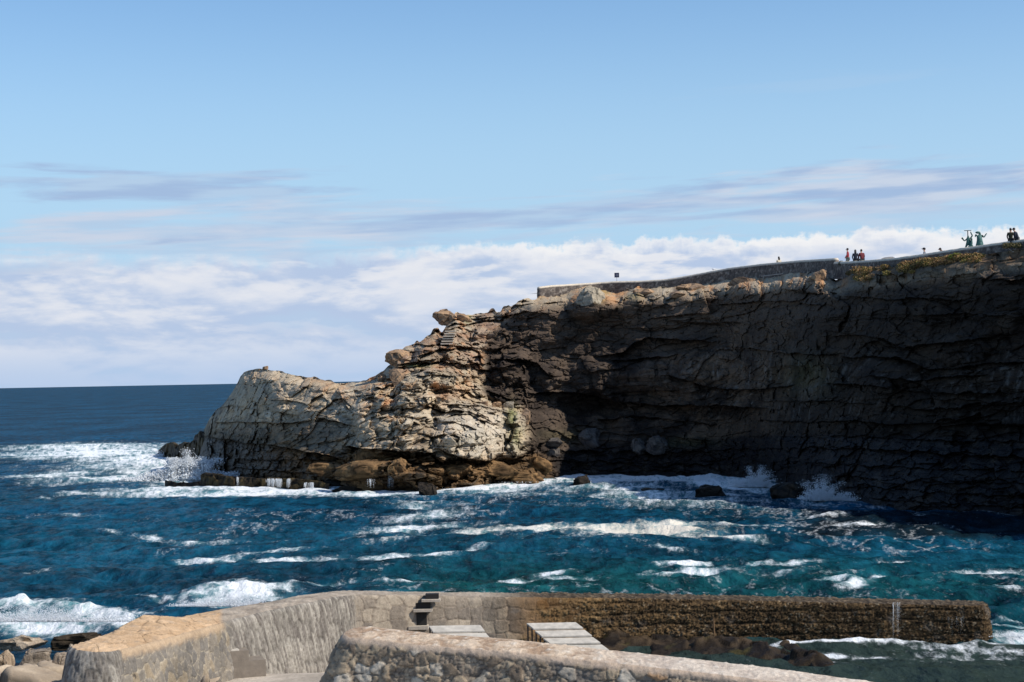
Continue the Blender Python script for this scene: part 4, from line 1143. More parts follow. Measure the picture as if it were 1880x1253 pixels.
# shore rocks beside the harbour wall
def patch(name, x0, x1, y0, y1, zf, res, colf, mat=None, label='', kind='structure'):
    xs = np.arange(x0, x1, res); ys = np.arange(y0, y1, res)
    YY, XX = np.meshgrid(ys, xs, indexing='ij')
    P = np.stack([XX.ravel(), YY.ravel(), np.zeros(XX.size)], 1)
    z, extra = zf(P); P[:, 2] = z
    col = colf(P, extra)
    me = mesh_np(name, P, grid_faces(*XX.shape), {'col': np.clip(col, .004, 1), 'wet': np.full(len(P), .3)})
    return tag(link(name, me, mat or M_ROCK), label, kind=kind)
def zshore(P):
    F1, F2, rr, dv = worley(P / np.array([1.5, 2.6, 1.0]) + .3 * vnoise(P / 1.5, 4)[:, None], 601)
    f = fbm(P / 1.2, 5, 602, .55)
    base = 1.15 - .75 * sst(54.5, 59.5, P[:, 1]) - 1.2 * sst(58.5, 61, P[:, 1]) - .1 * sst(-14.5, -12, P[:, 0])
    z = base + .55 * (rr[:, 0] - .5) + .5 * (rr[:, 1] - .5) * dv[:, 0] * 2 + .12 * f - .25 * (1 - sst(0, .14, F2 - F1))
    z += .25 * sst(-15.0, -16.5, P[:, 0]) * sst(58, 55, P[:, 1])
    return z, (rr, 1 - sst(0, .12, F2 - F1), f)
def cshore(P, e):
    rr, g, f = e
    c = mixc([.30, .235, .17], [.50, .40, .29], sst(-.4, .5, f + .5 * (rr[:, 2] - .5)))
    c = mixc(c, np.array([.09, .07, .05]), sst(57, 60, P[:, 1]) * .8)
    return c * (1 - .55 * g)[:, None]
patch('rocky_shore', -30, -9.2, 44, 62, zshore, .075, cshore, rock_material('shore_rock', s1=3.5, s2=16, bump=.6, dist=.07, var=.36), 'bare tan bedrock beside the harbour wall')
SR = [(135,1171,88,28,([.018,.014,.010],[.07,.05,.03],[.03,.025,.015]),.9,'black weedy square block on the shore beside the harbour wall end'),
      (40,1178,96,26,([.30,.23,.165],[.50,.40,.29],[.2,.16,.12]),.9,'smooth tan hump of shore rock at the frame edge'),
      (62,1203,62,40,([.22,.18,.14],[.42,.34,.26],[.12,.1,.08]),1.0,'grey brown angular rock in the middle of the shore rocks'),
      (110,1222,56,52,([.22,.18,.14],[.42,.34,.26],[.12,.1,.08]),1.0,'angular shore rock with a dark face, closest to the rounded wall end'),
      (5,1222,40,62,([.30,.22,.15],[.50,.38,.26],[.2,.15,.11]),1.0,'tall tan shore rock cut off by the picture edge'),
      (128,1192,26,26,([.24,.20,.16],[.44,.36,.27],[.14,.11,.09]),1.0,'small tan rock wedged between the black block and the wall end')]
for i, (x, y, wpx, hpx, pal, ff_, lab) in enumerate(SR):
    c = onz(x, y + hpx / 2, .75); D = float(c[1]); W = wpx / FPX * D; Hh = hpx / FPX * D * 1.1
    o = boulder('shore_rock', [float(c[0]), D + W * .3, .62 + Hh * .42], (W * 1.1, W * .8, Hh * 1.15), 700 + i * 5, pal, rz=.3 * i, flat=1.0, rough=.5)
    tag(o, lab, 'rock', 'rocks on the shore by the wall end')

# landing floor inside the harbour and the weedy rocks at the foot of the mole
def zfloor(P):
    f = fbm(P / 2.0, 4, 620)
    z = .72 - .58 * sst(55.6, 58.8, P[:, 1]) - .3 * sst(59.0, 62.5, P[:, 1]) + .03 * f - 1.0 * sst(3.0, 6.0, P[:, 0]) 
    return z, f
def cfloor(P, f):
    c = mixc([.34, .29, .235], [.52, .45, .37], sst(-.4, .4, f + .4 * fbm(P * 2, 3, 621)))
    return mixc(c, np.array([.16, .11, .06]), sst(58.5, 61, P[:, 1]) * .8)
patch('landing_floor', -13, 7, 40, 66.5, zfloor, .10, cfloor, M_QUAY, 'pale concrete landing floor inside the harbour wall')
def zweed(P):
    f = fbm(P / 1.5, 5, 640, .6); F1, F2, rr, dv = worley(P / .6, 641, .9, True)
    u, v = proj(P)
    m = sst(1010, 1120, u) * sst(1600, 1480, u - (v - 1180) * .4)
    # a tongue of low rock from the mole foot slanting toward the near wall
    line = np.interp(u, [1080, 1200, 1300, 1400, 1480, 1560], [1190, 1193, 1198, 1208, 1222, 1240])
    hw = np.interp(u, [1080, 1200, 1320, 1430, 1560], [26, 24, 22, 15, 12])
    k = np.exp(-((v - line) / hw) ** 2)
    k2 = np.exp(-(((u - 1445) / 50) ** 2 + ((v - 1201) / 8) ** 2))
    z = -.5 + .92 * np.maximum(k * m, .85 * k2) + (.34 * f + .20 * (rr[:, 0] - .5)) * (.25 + np.maximum(k, k2))
    return z, (f, rr, F2 - F1)
def cweed(P, e):
    f, rr, g = e
    c = mixc([.013, .009, .006], [.065, .042, .022], sst(-.3, .6, f + .7 * (rr[:, 1] - .5)))
    return mixc(c, np.array([.16, .13, .03]), sst(.2, .6, fbm(P / .8, 3, 645)) * .3)
M_WEED = rock_material('weed', s1=5, s2=22, bump=.9, dist=.08, var=.45, rough=.6)
patch('weedy_rocks', -1, 14, 46, 66, zweed, .07, cweed, M_WEED, 'low brown weed covered rocks at the foot of the mole')

# stepped concrete block against the quay
PALEC = plain('concrete', (.20, .165, .13), .92, .35, 6, .4)
TREAD = plain('concrete_tread', (.50, .45, .38), .92, .25, 6, .3)
sb = empty('concrete_steps', [float(q) for q in onz(455, 1243, .42)])
tag(sb, 'small two step concrete block against the inner face of the harbour wall', 'steps')
b_ = onz(422, 1238, .42); W = 70 / FPX * b_[1]
mb = MB(); mb.box((.0, .35, .28), (1.35, .9, .55)); mb.build('body', PALEC, sb)
mb = MB(); mb.box((-.26, .35, .72), (.80, .86, .33)); mb.build('step', PALEC, sb)
mb = MB(); mb.box((-.42, .38, .90), (.52, .9, .05)); mb.build('tread', TREAD, sb)
sb.location = (float(onz(455, 1238, .70)[0]), float(onz(455, 1238, .70)[1]) - .75, .70); sb.rotation_euler = (0, 0, .35)

# steps let into the mole
st = empty('mole_steps', [float(q) for q in onz(780, 1092, 2.2)])
tag(st, 'flight of three rough steps climbing the inner corner of the mole beside dark boxes painted as shaded recesses', 'steps')
def wbox(name, x0, x1, y0, y1, D, dep, mat, parent, bevel=False):
    a = atD(x0, y1, D); b = atD(x1, y0, D)
    mb = MB(); mb.box(((a[0] + b[0]) / 2, D + dep / 2, (a[2] + b[2]) / 2), (b[0] - a[0], dep, b[2] - a[2]))
    o = mb.build(name, mat, parent); o.matrix_parent_inverse = Matrix.Translation(-parent.location); return o
Dm = float(FP[9, 1]) - .12
STEPM = plain('step_stone', (.46, .39, .31), .92, .4, 5, .5)
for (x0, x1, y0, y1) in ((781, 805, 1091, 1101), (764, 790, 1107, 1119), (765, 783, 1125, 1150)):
    wbox('recess_shade', x0, x1, y0, y1, Dm + .08, .35, DARKM, st)  # solid near-black boxes stand in for the shade inside the niches
for (x0, x1, y0, y1, q) in ((774, 808, 1101, 1106, .30), (759, 793, 1119, 1124.5, .38), (750, 786, 1150, 1157, .46)):
    wbox('tread', x0, x1, y0, y1, Dm - q * .5 + .08, .5, STEPM, st)

# stepped plank platforms
WOOD = plain('weathered_board', (.48, .435, .37), .88, .45, 5, .5)
WSIDE = plain('shaded_board', (.045, .038, .034), .9, .3, 9)  # near-black colour carries the shade on the platforms' open sides
def platform(label, x0, x1, ys, n, D0, xs_shift):
    z0 = 10 - (ys[0] - horv((x0 + x1) / 2)) * D0 / FPX
    Wd = (x1 - x0) / FPX * D0
    cx = ((x0 + x1) / 2 - 940) / FPX * D0
    root = empty('stepped_platform', (cx, D0, 0.3)); tag(root, label, 'platform', 'stepped plank platforms inside the harbour')
    inv = Matrix.Translation(-root.location)
    for i in range(n):
        ya, yb = ys[i], ys[i + 1]
        Da = D0 - i * .34; Db = D0 - (i + 1) * .34
        sx = xs_shift * i
        za = 10 - (ya - horv(x0)) * Da / FPX; zb = 10 - (yb - 3.6 - horv(x0)) * Db / FPX
        xa = (x0 + sx - 940) / FPX * Da; xb = (x0 + sx + xs_shift * .85 - 940) / FPX * Db
        V = [(xa, Da, za), (xa + Wd, Da, za), (xb + Wd, Db, zb), (xb, Db, zb)]
        V += [(a, b, c - .045) for a, b, c in V]
        mb = MB(); mb.add(V, [(0, 3, 2, 1), (4, 5, 6, 7), (0, 1, 5, 4), (1, 2, 6, 5), (2, 3, 7, 6), (3, 0, 4, 7)])
        o = mb.build('board', WOOD, root); o.matrix_parent_inverse = inv
    De = D0 - n * .34
    for k_ in range(2 * n + 1):
        fr_ = k_ / (2 * n); Dk = D0 - .02 - fr_ * (n * .34 - .1)
        zt_ = 10 - (np.interp(fr_ * n, range(n + 1), ys) + 3.5 - horv(x0)) * Dk / FPX
        for sgn, xx in ((0, x0 + xs_shift * fr_ * n + 2), (1, x1 + xs_shift * fr_ * n - 3)):
            mb = MB(); xw = (xx - 940) / FPX * Dk
            mb.box((xw, Dk, (zt_ + .25) / 2), (.05, .14, zt_ - .25))
            o = mb.build('post', WSIDE, root); o.matrix_parent_inverse = inv
    mb = MB(); xw = ((x0 + x1) / 2 + xs_shift * n / 2 - 940) / FPX * D0
    zt_ = 10 - (ys[n] + 4 - horv(x0)) * De / FPX
    mb.box((xw, (D0 + De) / 2, (zt_ + .2) / 2), (Wd * .8, n * .3, max(zt_ - .2, .2)))
    o = mb.build('frame', WSIDE, root); o.matrix_parent_inverse = inv
platform('pale stepped board platform nearly hidden by the rubble wall, smaller of the two', 778, 872, [1148, 1162.5, 1176], 2, 55.5, 9)
platform('larger pale stepped board platform with a dark open side beside the weedy rocks', 957, 1047, [1143, 1157, 1171, 1184.5, 1198], 4, 56.5, 15)
# rusty ladder rail on the mole
lr = MB(); Dl = float(FP[12, 1]) - .16
pts = [atD(1310, 1136, Dl), atD(1311, 1160, Dl - .05), atD(1313, 1184, Dl - .1)]
o = lr.tube([tuple(float(q) for q in p) for p in pts], .028, 6).build('iron_pipe', plain('rusty_iron', (.16, .09, .04), .8, .35, 12))
tag(o, 'rusty iron pipe standing against the mussel crusted mole', 'pipe')
# ------------------------------------------------------------------ promenade wall along the cliff top
def style_prom(kind, P, s, hb, ht, px, py, sd):
    if kind == 'top':
        b = fbm(P * 3, 4, 501)
        return .02 * b, mixc([.50, .42, .31], [.66, .57, .44], sst(-.3, .3, b))
    g, r, _, _ = stones(s, hb, .34, .24, 520, .95, .2)
    f = fbm(P * 3, 4, 521, .6)
    c = mixc([.10, .085, .078], [.26, .215, .18], r[:, 0]); c = mixc(c, np.array([.36, .31, .26]), (r[:, 1] > .88) * .8)
    c = mixc(np.array([.085, .07, .062]), c, g)
    c *= (.8 + .4 * f)[:, None]
    cop = (ht < .15) * 1.0
    c = mixc(c, np.array([.66, .57, .45]), cop)
    return .05 * g * (1 - cop) + .06 * cop, c
M_PROM = rock_material('promenade_stone', s1=5, s2=20, bump=.5, dist=.04, var=.36)
def Dwall(u):
    return np.array([np.mean([float(topP(q)[1]) for q in range(int(x) - 60, int(x) + 61, 12)]) for x in np.atleast_1d(u)]) + 1.1
def prom(name, pts, label, hgt, hw=.24):
    us = np.array([p[0] for p in pts], float)
    D = Dwall(us)
    Pw = np.array([atD(a, b, d) for (a, b), d in zip(pts, D)])
    root = empty(name, (float(Pw[2, 0]), float(Pw[2, 1]), float(Pw[2, 2] - hgt)))
    tag(root, label, 'wall')
    n = len(pts)
    o = wall_loft('masonry', Pw[:, :2], Pw[:, 2], Pw[:, 2] - hgt, np.full(n, hw), np.full(n, .05), style_prom, M_PROM, res=.11, capw=1.0, crown=.02)
    o.parent = root; o.matrix_parent_inverse = Matrix.Translation(-root.location)
    return Pw
W1 = [(991,527),(1010,524.5),(1060,521.5),(1100,519),(1130,517),(1180,516),(1220,513.5),(1250,509),(1280,503.5),(1340,492.5),(1400,485),(1470,478.5),(1534,474.5)]
W2 = [(1512,482),(1560,480.5),(1600,478),(1650,473.5),(1700,466.5),(1740,460),(1775,455),(1830,447),(1880,440),(1950,429),(2100,406)]
PW1 = prom('promenade_wall', W1, 'long low stone wall curving along the cliff edge beside the sign, ending at the step', 1.75)
PW2 = prom('promenade_wall', W2, 'low stone wall climbing the cliff top under the statues and seated people', 1.5)
def wallP(u, which=2):
    A, Wp = (PW2, W2) if which == 2 else (PW1, W1)
    us = [p[0] for p in Wp]
    return np.array([np.interp(u, us, A[:, k]) for k in range(3)])
# paved walk behind the wall
AW = np.concatenate([PW1[:-1], PW2[1:]])
tt = np.gradient(AW[:, :2], axis=0); tt /= np.linalg.norm(tt, axis=1)[:, None]; bk = -np.stack([tt[:, 1], -tt[:, 0]], 1)
rows = []
for w_ in (.15, 1.5, 3.0, 5.0): rows.append(np.column_stack([AW[:, :2] + bk * w_, AW[:, 2] - .62]))
me = mesh_np('walk', np.concatenate(rows), grid_faces(4, len(AW)), {'col': np.tile([.42, .38, .33], (4 * len(AW), 1))})
tag(link('path', me, M_PROM), 'paved walk behind the cliff top wall', kind='structure')

# ------------------------------------------------------------------ people
SKIN = plain('skin', (.42, .24, .16), .6, .1, 20)
HAIRD = plain('dark_hair', (.018, .013, .011), .6, .2, 20)
def cloth(name, c): return plain(name, c, .9, .15, 10)
def skin_mesh(name, verts, edges, rad, root_i, mat, parent, sub=1):
    me = bpy.data.meshes.new(name); me.from_pydata(verts, edges, []); me.update()
    o = link(name, me, mat, parent)
    md = o.modifiers.new('skin', 'SKIN'); md.use_smooth_shade = True
    for i, r in enumerate(rad):
        v = me.skin_vertices[0].data[i]; v.radius = (r, r * (.82)); v.use_root = (i == root_i)
    s_ = o.modifiers.new('sub', 'SUBSURF'); s_.levels = s_.render_levels = sub
    return o
def person(loc, rz, pose, top, trousers, label, hair=None, group=None, tilt=0.0, arm=None, hat=None):
    """loc: point under the pelvis at the ground or seat; +y is the way the person faces"""
    root = empty('person', [float(q) for q in loc], rz); tag(root, label, 'person', group)
    sit = pose in ('sit', 'lean')
    ph = .10 if sit else .93
    tl = tilt
    def T(x, y, z):   # torso frame tilted forward
        return (x, y + math.sin(tl) * (z - 0), ph + math.cos(tl) * z)
    J = {'pel': T(0, 0, 0), 'wst': T(0, 0, .18), 'chs': T(0, .01, .40), 'nck': T(0, .0, .56), 'hdb': T(0, .03, .63), 'hd': T(0, .04, .74), 'hdt': T(0, .03, .81)}
    if sit:
        hips = [(-.10, .05, ph), (.10, .05, ph)]; knees = [(-.13, .47, ph + .02), (.13, .47, ph + .02)]; ank = [(-.13, .50, ph - .42), (.13, .52, ph - .42)]; toes = [(-.14, .66, ph - .47), (.14, .68, ph - .47)]
    elif pose == 'walk':
        hips = [(-.10, 0, ph - .05), (.10, 0, ph - .05)]; knees = [(-.11, .20, .50), (.11, -.05, .48)]; ank = [(-.11, .26, .09), (.11, -.34, .14)]; toes = [(-.12, .42, .05), (.12, -.20, .05)]
    else:
        hips = [(-.10, 0, ph - .05), (.10, 0, ph - .05)]; knees = [(-.11, .03, .50), (.11, .03, .50)]; ank = [(-.11, 0, .09), (.11, 0, .09)]; toes = [(-.13, .16, .05), (.13, .16, .05)]
    sh = [T(-.19, 0, .50), T(.19, 0, .50)]
    arms = arm or [((-.25, .04, .25), (-.20, .20, .06)), ((.25, .04, .25), (.20, .20, .06))]
    el = [T(*arms[0][0]), T(*arms[1][0])]; wr = [T(*arms[0][1]), T(*arms[1][1])]
    def ext(a, b, k): return tuple(b[i] + (b[i] - a[i]) * k for i in range(3))
    hd_ = [ext(el[0], wr[0], .38), ext(el[1], wr[1], .38)]
    V = [J[k] for k in ('pel', 'wst', 'chs', 'nck', 'hdb', 'hd', 'hdt')] + sh + el + wr + hd_ + hips + knees + ank + toes
    E = [(0, 1), (1, 2), (2, 3), (3, 4), (4, 5), (5, 6), (2, 7), (2, 8), (7, 9), (8, 10), (9, 11), (10, 12), (11, 13), (12, 14), (0, 15), (0, 16), (15, 17), (16, 18), (17, 19), (18, 20), (19, 21), (20, 22)]
    Rr = [.14, .125, .15, .075, .07, .095, .06, .065, .065, .045, .045, .030, .030, .028, .028, .09, .09, .062, .062, .042, .042, .032, .032]
    skin_mesh('body', V, E, Rr, 0, SKIN, root, 2)
    # clothing follows the body a little outside it
    skin_mesh('jacket', [V[i] for i in (0, 1, 2, 7, 8, 9, 10, 11, 12)] + [T(0, 0, .545)], [(0, 1), (1, 2), (2, 3), (2, 4), (3, 5), (4, 6), (5, 7), (6, 8), (2, 9)], [.17, .155, .175, .09, .09, .065, .065, .045, .045, .075], 0, top, root, 2)
    skin_mesh('trousers', [V[i] for i in (0, 15, 16, 17, 18, 19, 20)], [(0, 1), (0, 2), (1, 3), (2, 4), (3, 5), (4, 6)], [.165, .108, .108, .080, .080, .062, .062], 0, trousers, root, 2)
    h = J['hd']
    mb = MB()
    mb.ball((h[0], h[1] - .025, h[2] + .035), (.092, .105, .105), 14, 10)
    if hair == 'long': mb.ball((h[0], h[1] - .085, h[2] - .10), (.10, .06, .18), 12, 9)
    mb.build('hair', HAIRD, root, True)
    if hat: 
        mb = MB(); mb.ball((h[0], h[1], h[2] + .07), (.118, .125, .075), 14, 8); mb.box((h[0], h[1] + .15, h[2] + .05), (.15, .13, .02)); mb.build('cap', hat, root, True)
    mb = MB(); mb.ball((h[0], h[1] + .105, h[2] - .01), (.018, .03, .03), 8, 6); mb.build('nose', SKIN, root, True)
    return root
NAVY = cloth('navy_cloth', (.016, .020, .035)); OLIVE = cloth('olive_cloth', (.045, .042, .022)); MAROON = cloth('maroon_cloth', (.13, .018, .025)); REDC = cloth('red_cloth', (.36, .045, .055))
GREYC = cloth('grey_cloth', (.24, .25, .28)); PALE_ = cloth('cream_cloth', (.60, .52, .40)); BLACKC = cloth('black_cloth', (.02, .02, .024)); SHORTS = cloth('grey_shorts', (.15, .17, .16))
def behind(u, back, dz, which=2):
    p = wallP(u, which); j = np.argmin(np.abs(AW[:, 0] - p[0])); q = p.copy(); q[:2] += bk[j] * back; q[2] += dz; return q
person(behind(1543, .7, -.62), R(75), 'walk', REDC, SHORTS, 'person in a red top and grey shorts walking along the clifftop walk alone')
# make the walker stand so that head clears the wall
person(wallP(1571), R(-10), 'sit', NAVY, BLACKC, 'person in a navy top sitting on the clifftop wall next to the one in maroon', hair='long', group='people sitting on the clifftop wall')
person(wallP(1583), R(12), 'sit', MAROON, BLACKC, 'person in a maroon top sitting on the clifftop wall beside a friend in navy', group='people sitting on the clifftop wall', tilt=.12)
person(wallP(1856), R(-20), 'sit', OLIVE, BLACKC, 'person in an olive and black jacket sitting upright on the wall near the picture edge', group='people sitting on the clifftop wall')
person(wallP(1869), R(60), 'sit', NAVY, BLACKC, 'person in a dark navy jacket leaning over beside the one in olive', group='people sitting on the clifftop wall', tilt=.35)
person(behind(1681, .9, -.36), R(70), 'sit', GREYC, BLACKC, 'person in a grey shirt and dark cap seated low behind the clifftop wall', hat=BLACKC)
person(behind(1726, .8, -.42), R(80), 'sit', PALE_, BLACKC, 'dark haired person in a cream top leaning forward behind the wall', tilt=.8, hair='long')
person(behind(1417, .8, -.33, 1), R(20), 'sit', PALE_, BLACKC, 'dark haired person whose head and pale shoulders show over the lower curving wall', hair='long')
# bench seats behind the wall for those who sit low
BW = plain('bench_board', (.05, .045, .04), .8, .2, 8)
for u_, wh, dz, lab in ((1681, 2, -.36, 'dark bench behind the wall under the person with a cap'), (1726, 2, -.42, 'dark bench behind the wall under the person in cream leaning forward'), (1417, 1, -.33, 'dark bench behind the curving wall under the lone seated person')):
    q = behind(u_, .85, dz, wh)
    be = empty('bench', [float(q[0]), float(q[1]), float(q[2]) - .30], R(-55)); tag(be, lab, 'bench')
    mb = MB(); mb.box((.25, 0, .26), (1.6, .45, .07)); mb.build('seat', BW, be)
    for sx in (-.4, .9):
        mb = MB(); mb.box((sx, 0, .11), (.08, .36, .23)); mb.build('leg', BW, be)

# ------------------------------------------------------------------ sign, posts, rail, canopy
SIGNM = plain('sign_blue', (.012, .016, .05), .5, .2, 10); WHITE = plain('white_paint', (.7, .7, .72), .5, .08, 10); STEEL = plain('galvanised', (.25, .25, .25), .5, .15, 20, 0, .6)
p = wallP(1131, 1); p = p + np.array([bk[4][0] * .3, bk[4][1] * .3, 0])
sg = empty('sign', [float(q) for q in (p[0], p[1], p[2] - .6)], R(0)); tag(sg, 'small square dark blue sign with a pale cross mark on a thin pole', 'sign')
mb = MB(); mb.tube([(0, 0, 0), (0, 0, 1.5)], .022, 8); mb.build('pole', STEEL, sg)
mb = MB(); mb.box((0, -.04, 1.27), (.50, .03, .50)); mb.build('panel', SIGNM, sg)
mb = MB(); mb.box((.02, -.06, 1.28), (.035, .01, .30)); mb.box((.12, -.0615, 1.28), (.17, .01, .03)); mb.box((-.08, -.0615, 1.28), (.09, .01, .025)); mb.build('mark', plain('sign_mark', (.30, .32, .42), .5, .1), sg)
TIMB = plain('bleached_timber', (.42, .37, .31), .9, .25, 14, .3)
def at_px(u, v, push=1.0): return atD(u, v, float(Dwall(u)[0]) - push)
a, b_ = at_px(1488, 478.5, 1.0), at_px(1489, 498, 1.0)
po = empty('post', [float(q) for q in b_]); tag(po, 'pale timber post with a slanting stay in front of the curving wall', 'post')
dz = float(a[2] - b_[2])
mb = MB(); mb.tube([(0, 0, -.2), (0, 0, dz)], .045, 8); mb.build('upright', TIMB, po)
mb = MB(); mb.tube([(.55, 0, -.15), (.06, 0, dz * .85)], .025, 8); mb.build('stay', TIMB, po)
a, b_ = at_px(1398, 507.5, 1.6), at_px(1437, 503, 1.6)
ra = empty('handrail', [float(q) for q in at_px(1403, 526, 1.6)]); tag(ra, 'short broken timber handrail with braces standing on the brow', 'handrail')
o3 = np.array(ra.location)
mb = MB(); mb.tube([tuple(a - o3), tuple(b_ - o3)], .035, 8); mb.build('rail', TIMB, ra)
c_ = at_px(1402, 508, 1.6); mb = MB(); mb.tube([tuple(c_ - o3), (0, 0, -.1)], .05, 8); mb.build('post', TIMB, ra)
e_ = at_px(1423, 508, 1.6); f3 = at_px(1404, 519, 1.6); mb = MB(); mb.tube([tuple(e_ - o3), tuple(f3 - o3)], .028, 8); mb.build('brace', TIMB, ra)
q = behind(1604, 1.6, -.1)
cn = empty('canopy', [float(x) for x in (q[0], q[1], q[2] - .52)], R(-57)); tag(cn, 'low white curved canopy just showing over the clifftop wall beside the maroon person', 'canopy')
mb = MB(); n = 10
V = []; 
for i in range(n + 1):
    x = -.95 + 1.9 * i / n
    z = .62 + .22 * (1 - (2 * i / n - 1) ** 4)
    V += [(x, -.5, z), (x, .5, z), (x, .5, z - .04), (x, -.5, z - .04)]
F = []
for i in range(n):
    for k in range(4): F.append((4 * i + k, 4 * i + (k + 1) % 4, 4 * i + 4 + (k + 1) % 4, 4 * i + 4 + k))
F += [(0, 1, 2, 3), tuple(4 * n + k for k in (3, 2, 1, 0))]
mb.add(V, F); mb.build('roof', WHITE, cn, False)
for sx in (-.85, .85):
    mb = MB(); mb.tube([(sx, 0, 0), (sx, 0, .62)], .03, 6); mb.build('leg', STEEL, cn)
# gull on the wall
q = wallP(1311, 1)
gu = MB(); gu.ball((0, 0, .14), (.17, .08, .08), 12, 8); gu.ball((-.15, 0, .24), (.05, .045, .05), 8, 6); gu.tube([(-.10, 0, .17), (-.14, 0, .22)], .035, 6)
gu.tube([(-.19, 0, .24), (-.25, 0, .23)], [.014, .004], 6); gu.tube([(.12, 0, .15), (.28, 0, .12)], [.05, .01], 6); gu.tube([(0, .03, .08), (0, .03, 0)], .008, 5); gu.tube([(0, -.03, .08), (0, -.03, 0)], .008, 5)
g_ = gu.build('gull', WHITE, None, True); g_.location = [float(x) for x in (q[0], q[1], q[2] + .02)]
tag(g_, 'white gull perched on the curving cliff top wall', 'gull')

# ------------------------------------------------------------------ verdigris statues
VERD = plain('verdigris_bronze', (.022, .095, .088), .65, .5, 6, .4)
p = behind(1769, .6, 0)
s1 = empty('statue', [float(x) for x in (p[0], p[1], p[2] - .3)], R(-5)); tag(s1, 'green bronze statue of crouching figures with a tall T shaped pole', 'statue', None)
def sk(name, pts, edges, rad, parent, mat=VERD): return skin_mesh(name, pts, edges, rad, 0, mat, parent, 2)
sk('figure', [(0,0,.62),(0,0,.85),(.02,0,1.02),(-.02,0,1.16),(-.02,.02,1.26),(.12,0,1.0),(.30,0,1.25),(.20,0,1.42),(.17,0,1.55),(-.14,0,.98),(-.30,0,.85),(-.44,.0,1.05),(-.50,0,1.12),(-.14,0,.58),(-.22,.1,.28),(-.20,0,.02),(.16,0,.58),(.33,.05,.40),(.36,0,.05)],
   [(0,1),(1,2),(2,3),(3,4),(2,5),(5,6),(6,7),(7,8),(2,9),(9,10),(10,11),(11,12),(0,13),(13,14),(14,15),(0,16),(16,17),(17,18)],
   [.17,.16,.15,.07,.10,.08,.07,.06,.05,.07,.06,.08,.11,.11,.08,.07,.11,.08,.06], s1)
sk('second_figure', [(.12,-.1,.40),(.18,-.1,.70),(.22,-.1,.92),(.22,-.1,1.06),(.05,-.1,.35),(-.06,-.1,.1)], [(0,1),(1,2),(2,3),(0,4),(4,5)], [.15,.15,.07,.10,.12,.08], s1)
mb = MB(); mb.tube([(-.04, 0, .6), (-.04, 0, 1.62)], .035, 8); mb.box((-.04, 0, 1.63), (.52, .06, .045)); mb.build('pole', plain('dark_bronze', (.02, .03, .03), .6, .3), s1)
mb = MB(); mb.box((0, 0, .0), (1.0, .7, .12)); mb.build('plinth', WHITE, s1)
p = behind(1789, .6, 0)
s2 = empty('statue', [float(x) for x in (p[0], p[1], p[2] - .3)], R(5)); tag(s2, 'green bronze statue of a bulky dancing figure with one arm flung up', 'statue', None)
sk('figure', [(0,0,.50),(.02,0,.78),(.04,0,1.05),(.04,0,1.20),(.05,0,1.36),(-.14,0,1.10),(-.28,0,1.22),(-.30,0,1.02),(.20,0,1.12),(.36,0,1.00),(.50,0,1.20),(.58,0,1.30),(-.16,0,.38),(-.30,0,.12),(-.42,0,.02),(.18,0,.38),(.20,0,.02)],
   [(0,1),(1,2),(2,3),(3,4),(2,5),(5,6),(6,7),(2,8),(8,9),(9,10),(10,11),(0,12),(12,13),(13,14),(0,15),(15,16)],
   [.26,.24,.17,.08,.11,.08,.07,.06,.08,.07,.05,.05,.17,.12,.10,.17,.12], s2)
mb = MB(); mb.ball((-.10, 0, 1.36), (.20, .12, .09), 12, 8); mb.build('hat', VERD, s2, True)
sk('skirt', [(0,0,.2),(.02,0,.5),(.03,0,.72)], [(0,1),(1,2)], [.26,.30,.20], s2)

# ------------------------------------------------------------------ vegetation on the brow
def leaves(name, centres, radii, n, size, cols, label=None, kind=None, cat=None, parent=None, seed=1, loc=None):
    rs = np.random.RandomState(seed)
    k = rs.randint(0, len(centres), n)
    d = rs.normal(size=(n, 3)); d /= np.linalg.norm(d, axis=1)[:, None]
    rr_ = rs.uniform(.35, 1.0, n) ** .5
    C = np.asarray(centres)[k] + d * rr_[:, None] * np.asarray(radii)[k]
    a = rs.normal(size=(n, 3)); a /= np.linalg.norm(a, axis=1)[:, None]
    b = np.cross(a, rs.normal(size=(n, 3))); b /= np.linalg.norm(b, axis=1)[:, None]
    s_ = size * rs.uniform(.6, 1.5, n)[:, None]
    V = np.stack([C - a * s_, C + b * s_ * .45, C + a * s_, C - b * s_ * .45], 1).reshape(-1, 3)
    F = np.arange(4 * n).reshape(n, 4)
    cc3 = np.asarray(cols)[(rs.rand(n) * len(cols)).astype(int)] * rs.uniform(.7, 1.3, (n, 1))
    # colour by clump too
    ck = np.asarray(cols)[rs.randint(0, len(cols), len(centres))][k]
    cc3 = .5 * cc3 + .5 * ck
    org = np.asarray(loc) if loc is not None else np.zeros(3)
    me = mesh_np(name, V - org, F, {'col': np.repeat(cc3, 4, 0)}, smooth=False)
    o = link(name, me, M_LEAF, parent)
    if parent is None: o.location = [float(q) for q in org]
    if label or kind: tag(o, label, cat, None, kind)
    return o
M_LEAF, nt, b = new_mat('foliage')
at = N(nt, 'ShaderNodeAttribute', attribute_name='col'); nt.links.new(at.outputs['Color'], b.inputs['Base Color']); b.inputs['Roughness'].default_value = .8
GREENS = [(.22, .155, .035), (.28, .20, .045), (.36, .19, .075), (.07, .06, .02), (.38, .22, .10), (.20, .19, .035), (.14, .10, .03), (.30, .15, .07)]
rs = np.random.RandomState(5)
cen = []; rad = []
VL = [(1545,498),(1600,494),(1650,486),(1700,477),(1750,470),(1790,466),(1830,461),(1880,454)]
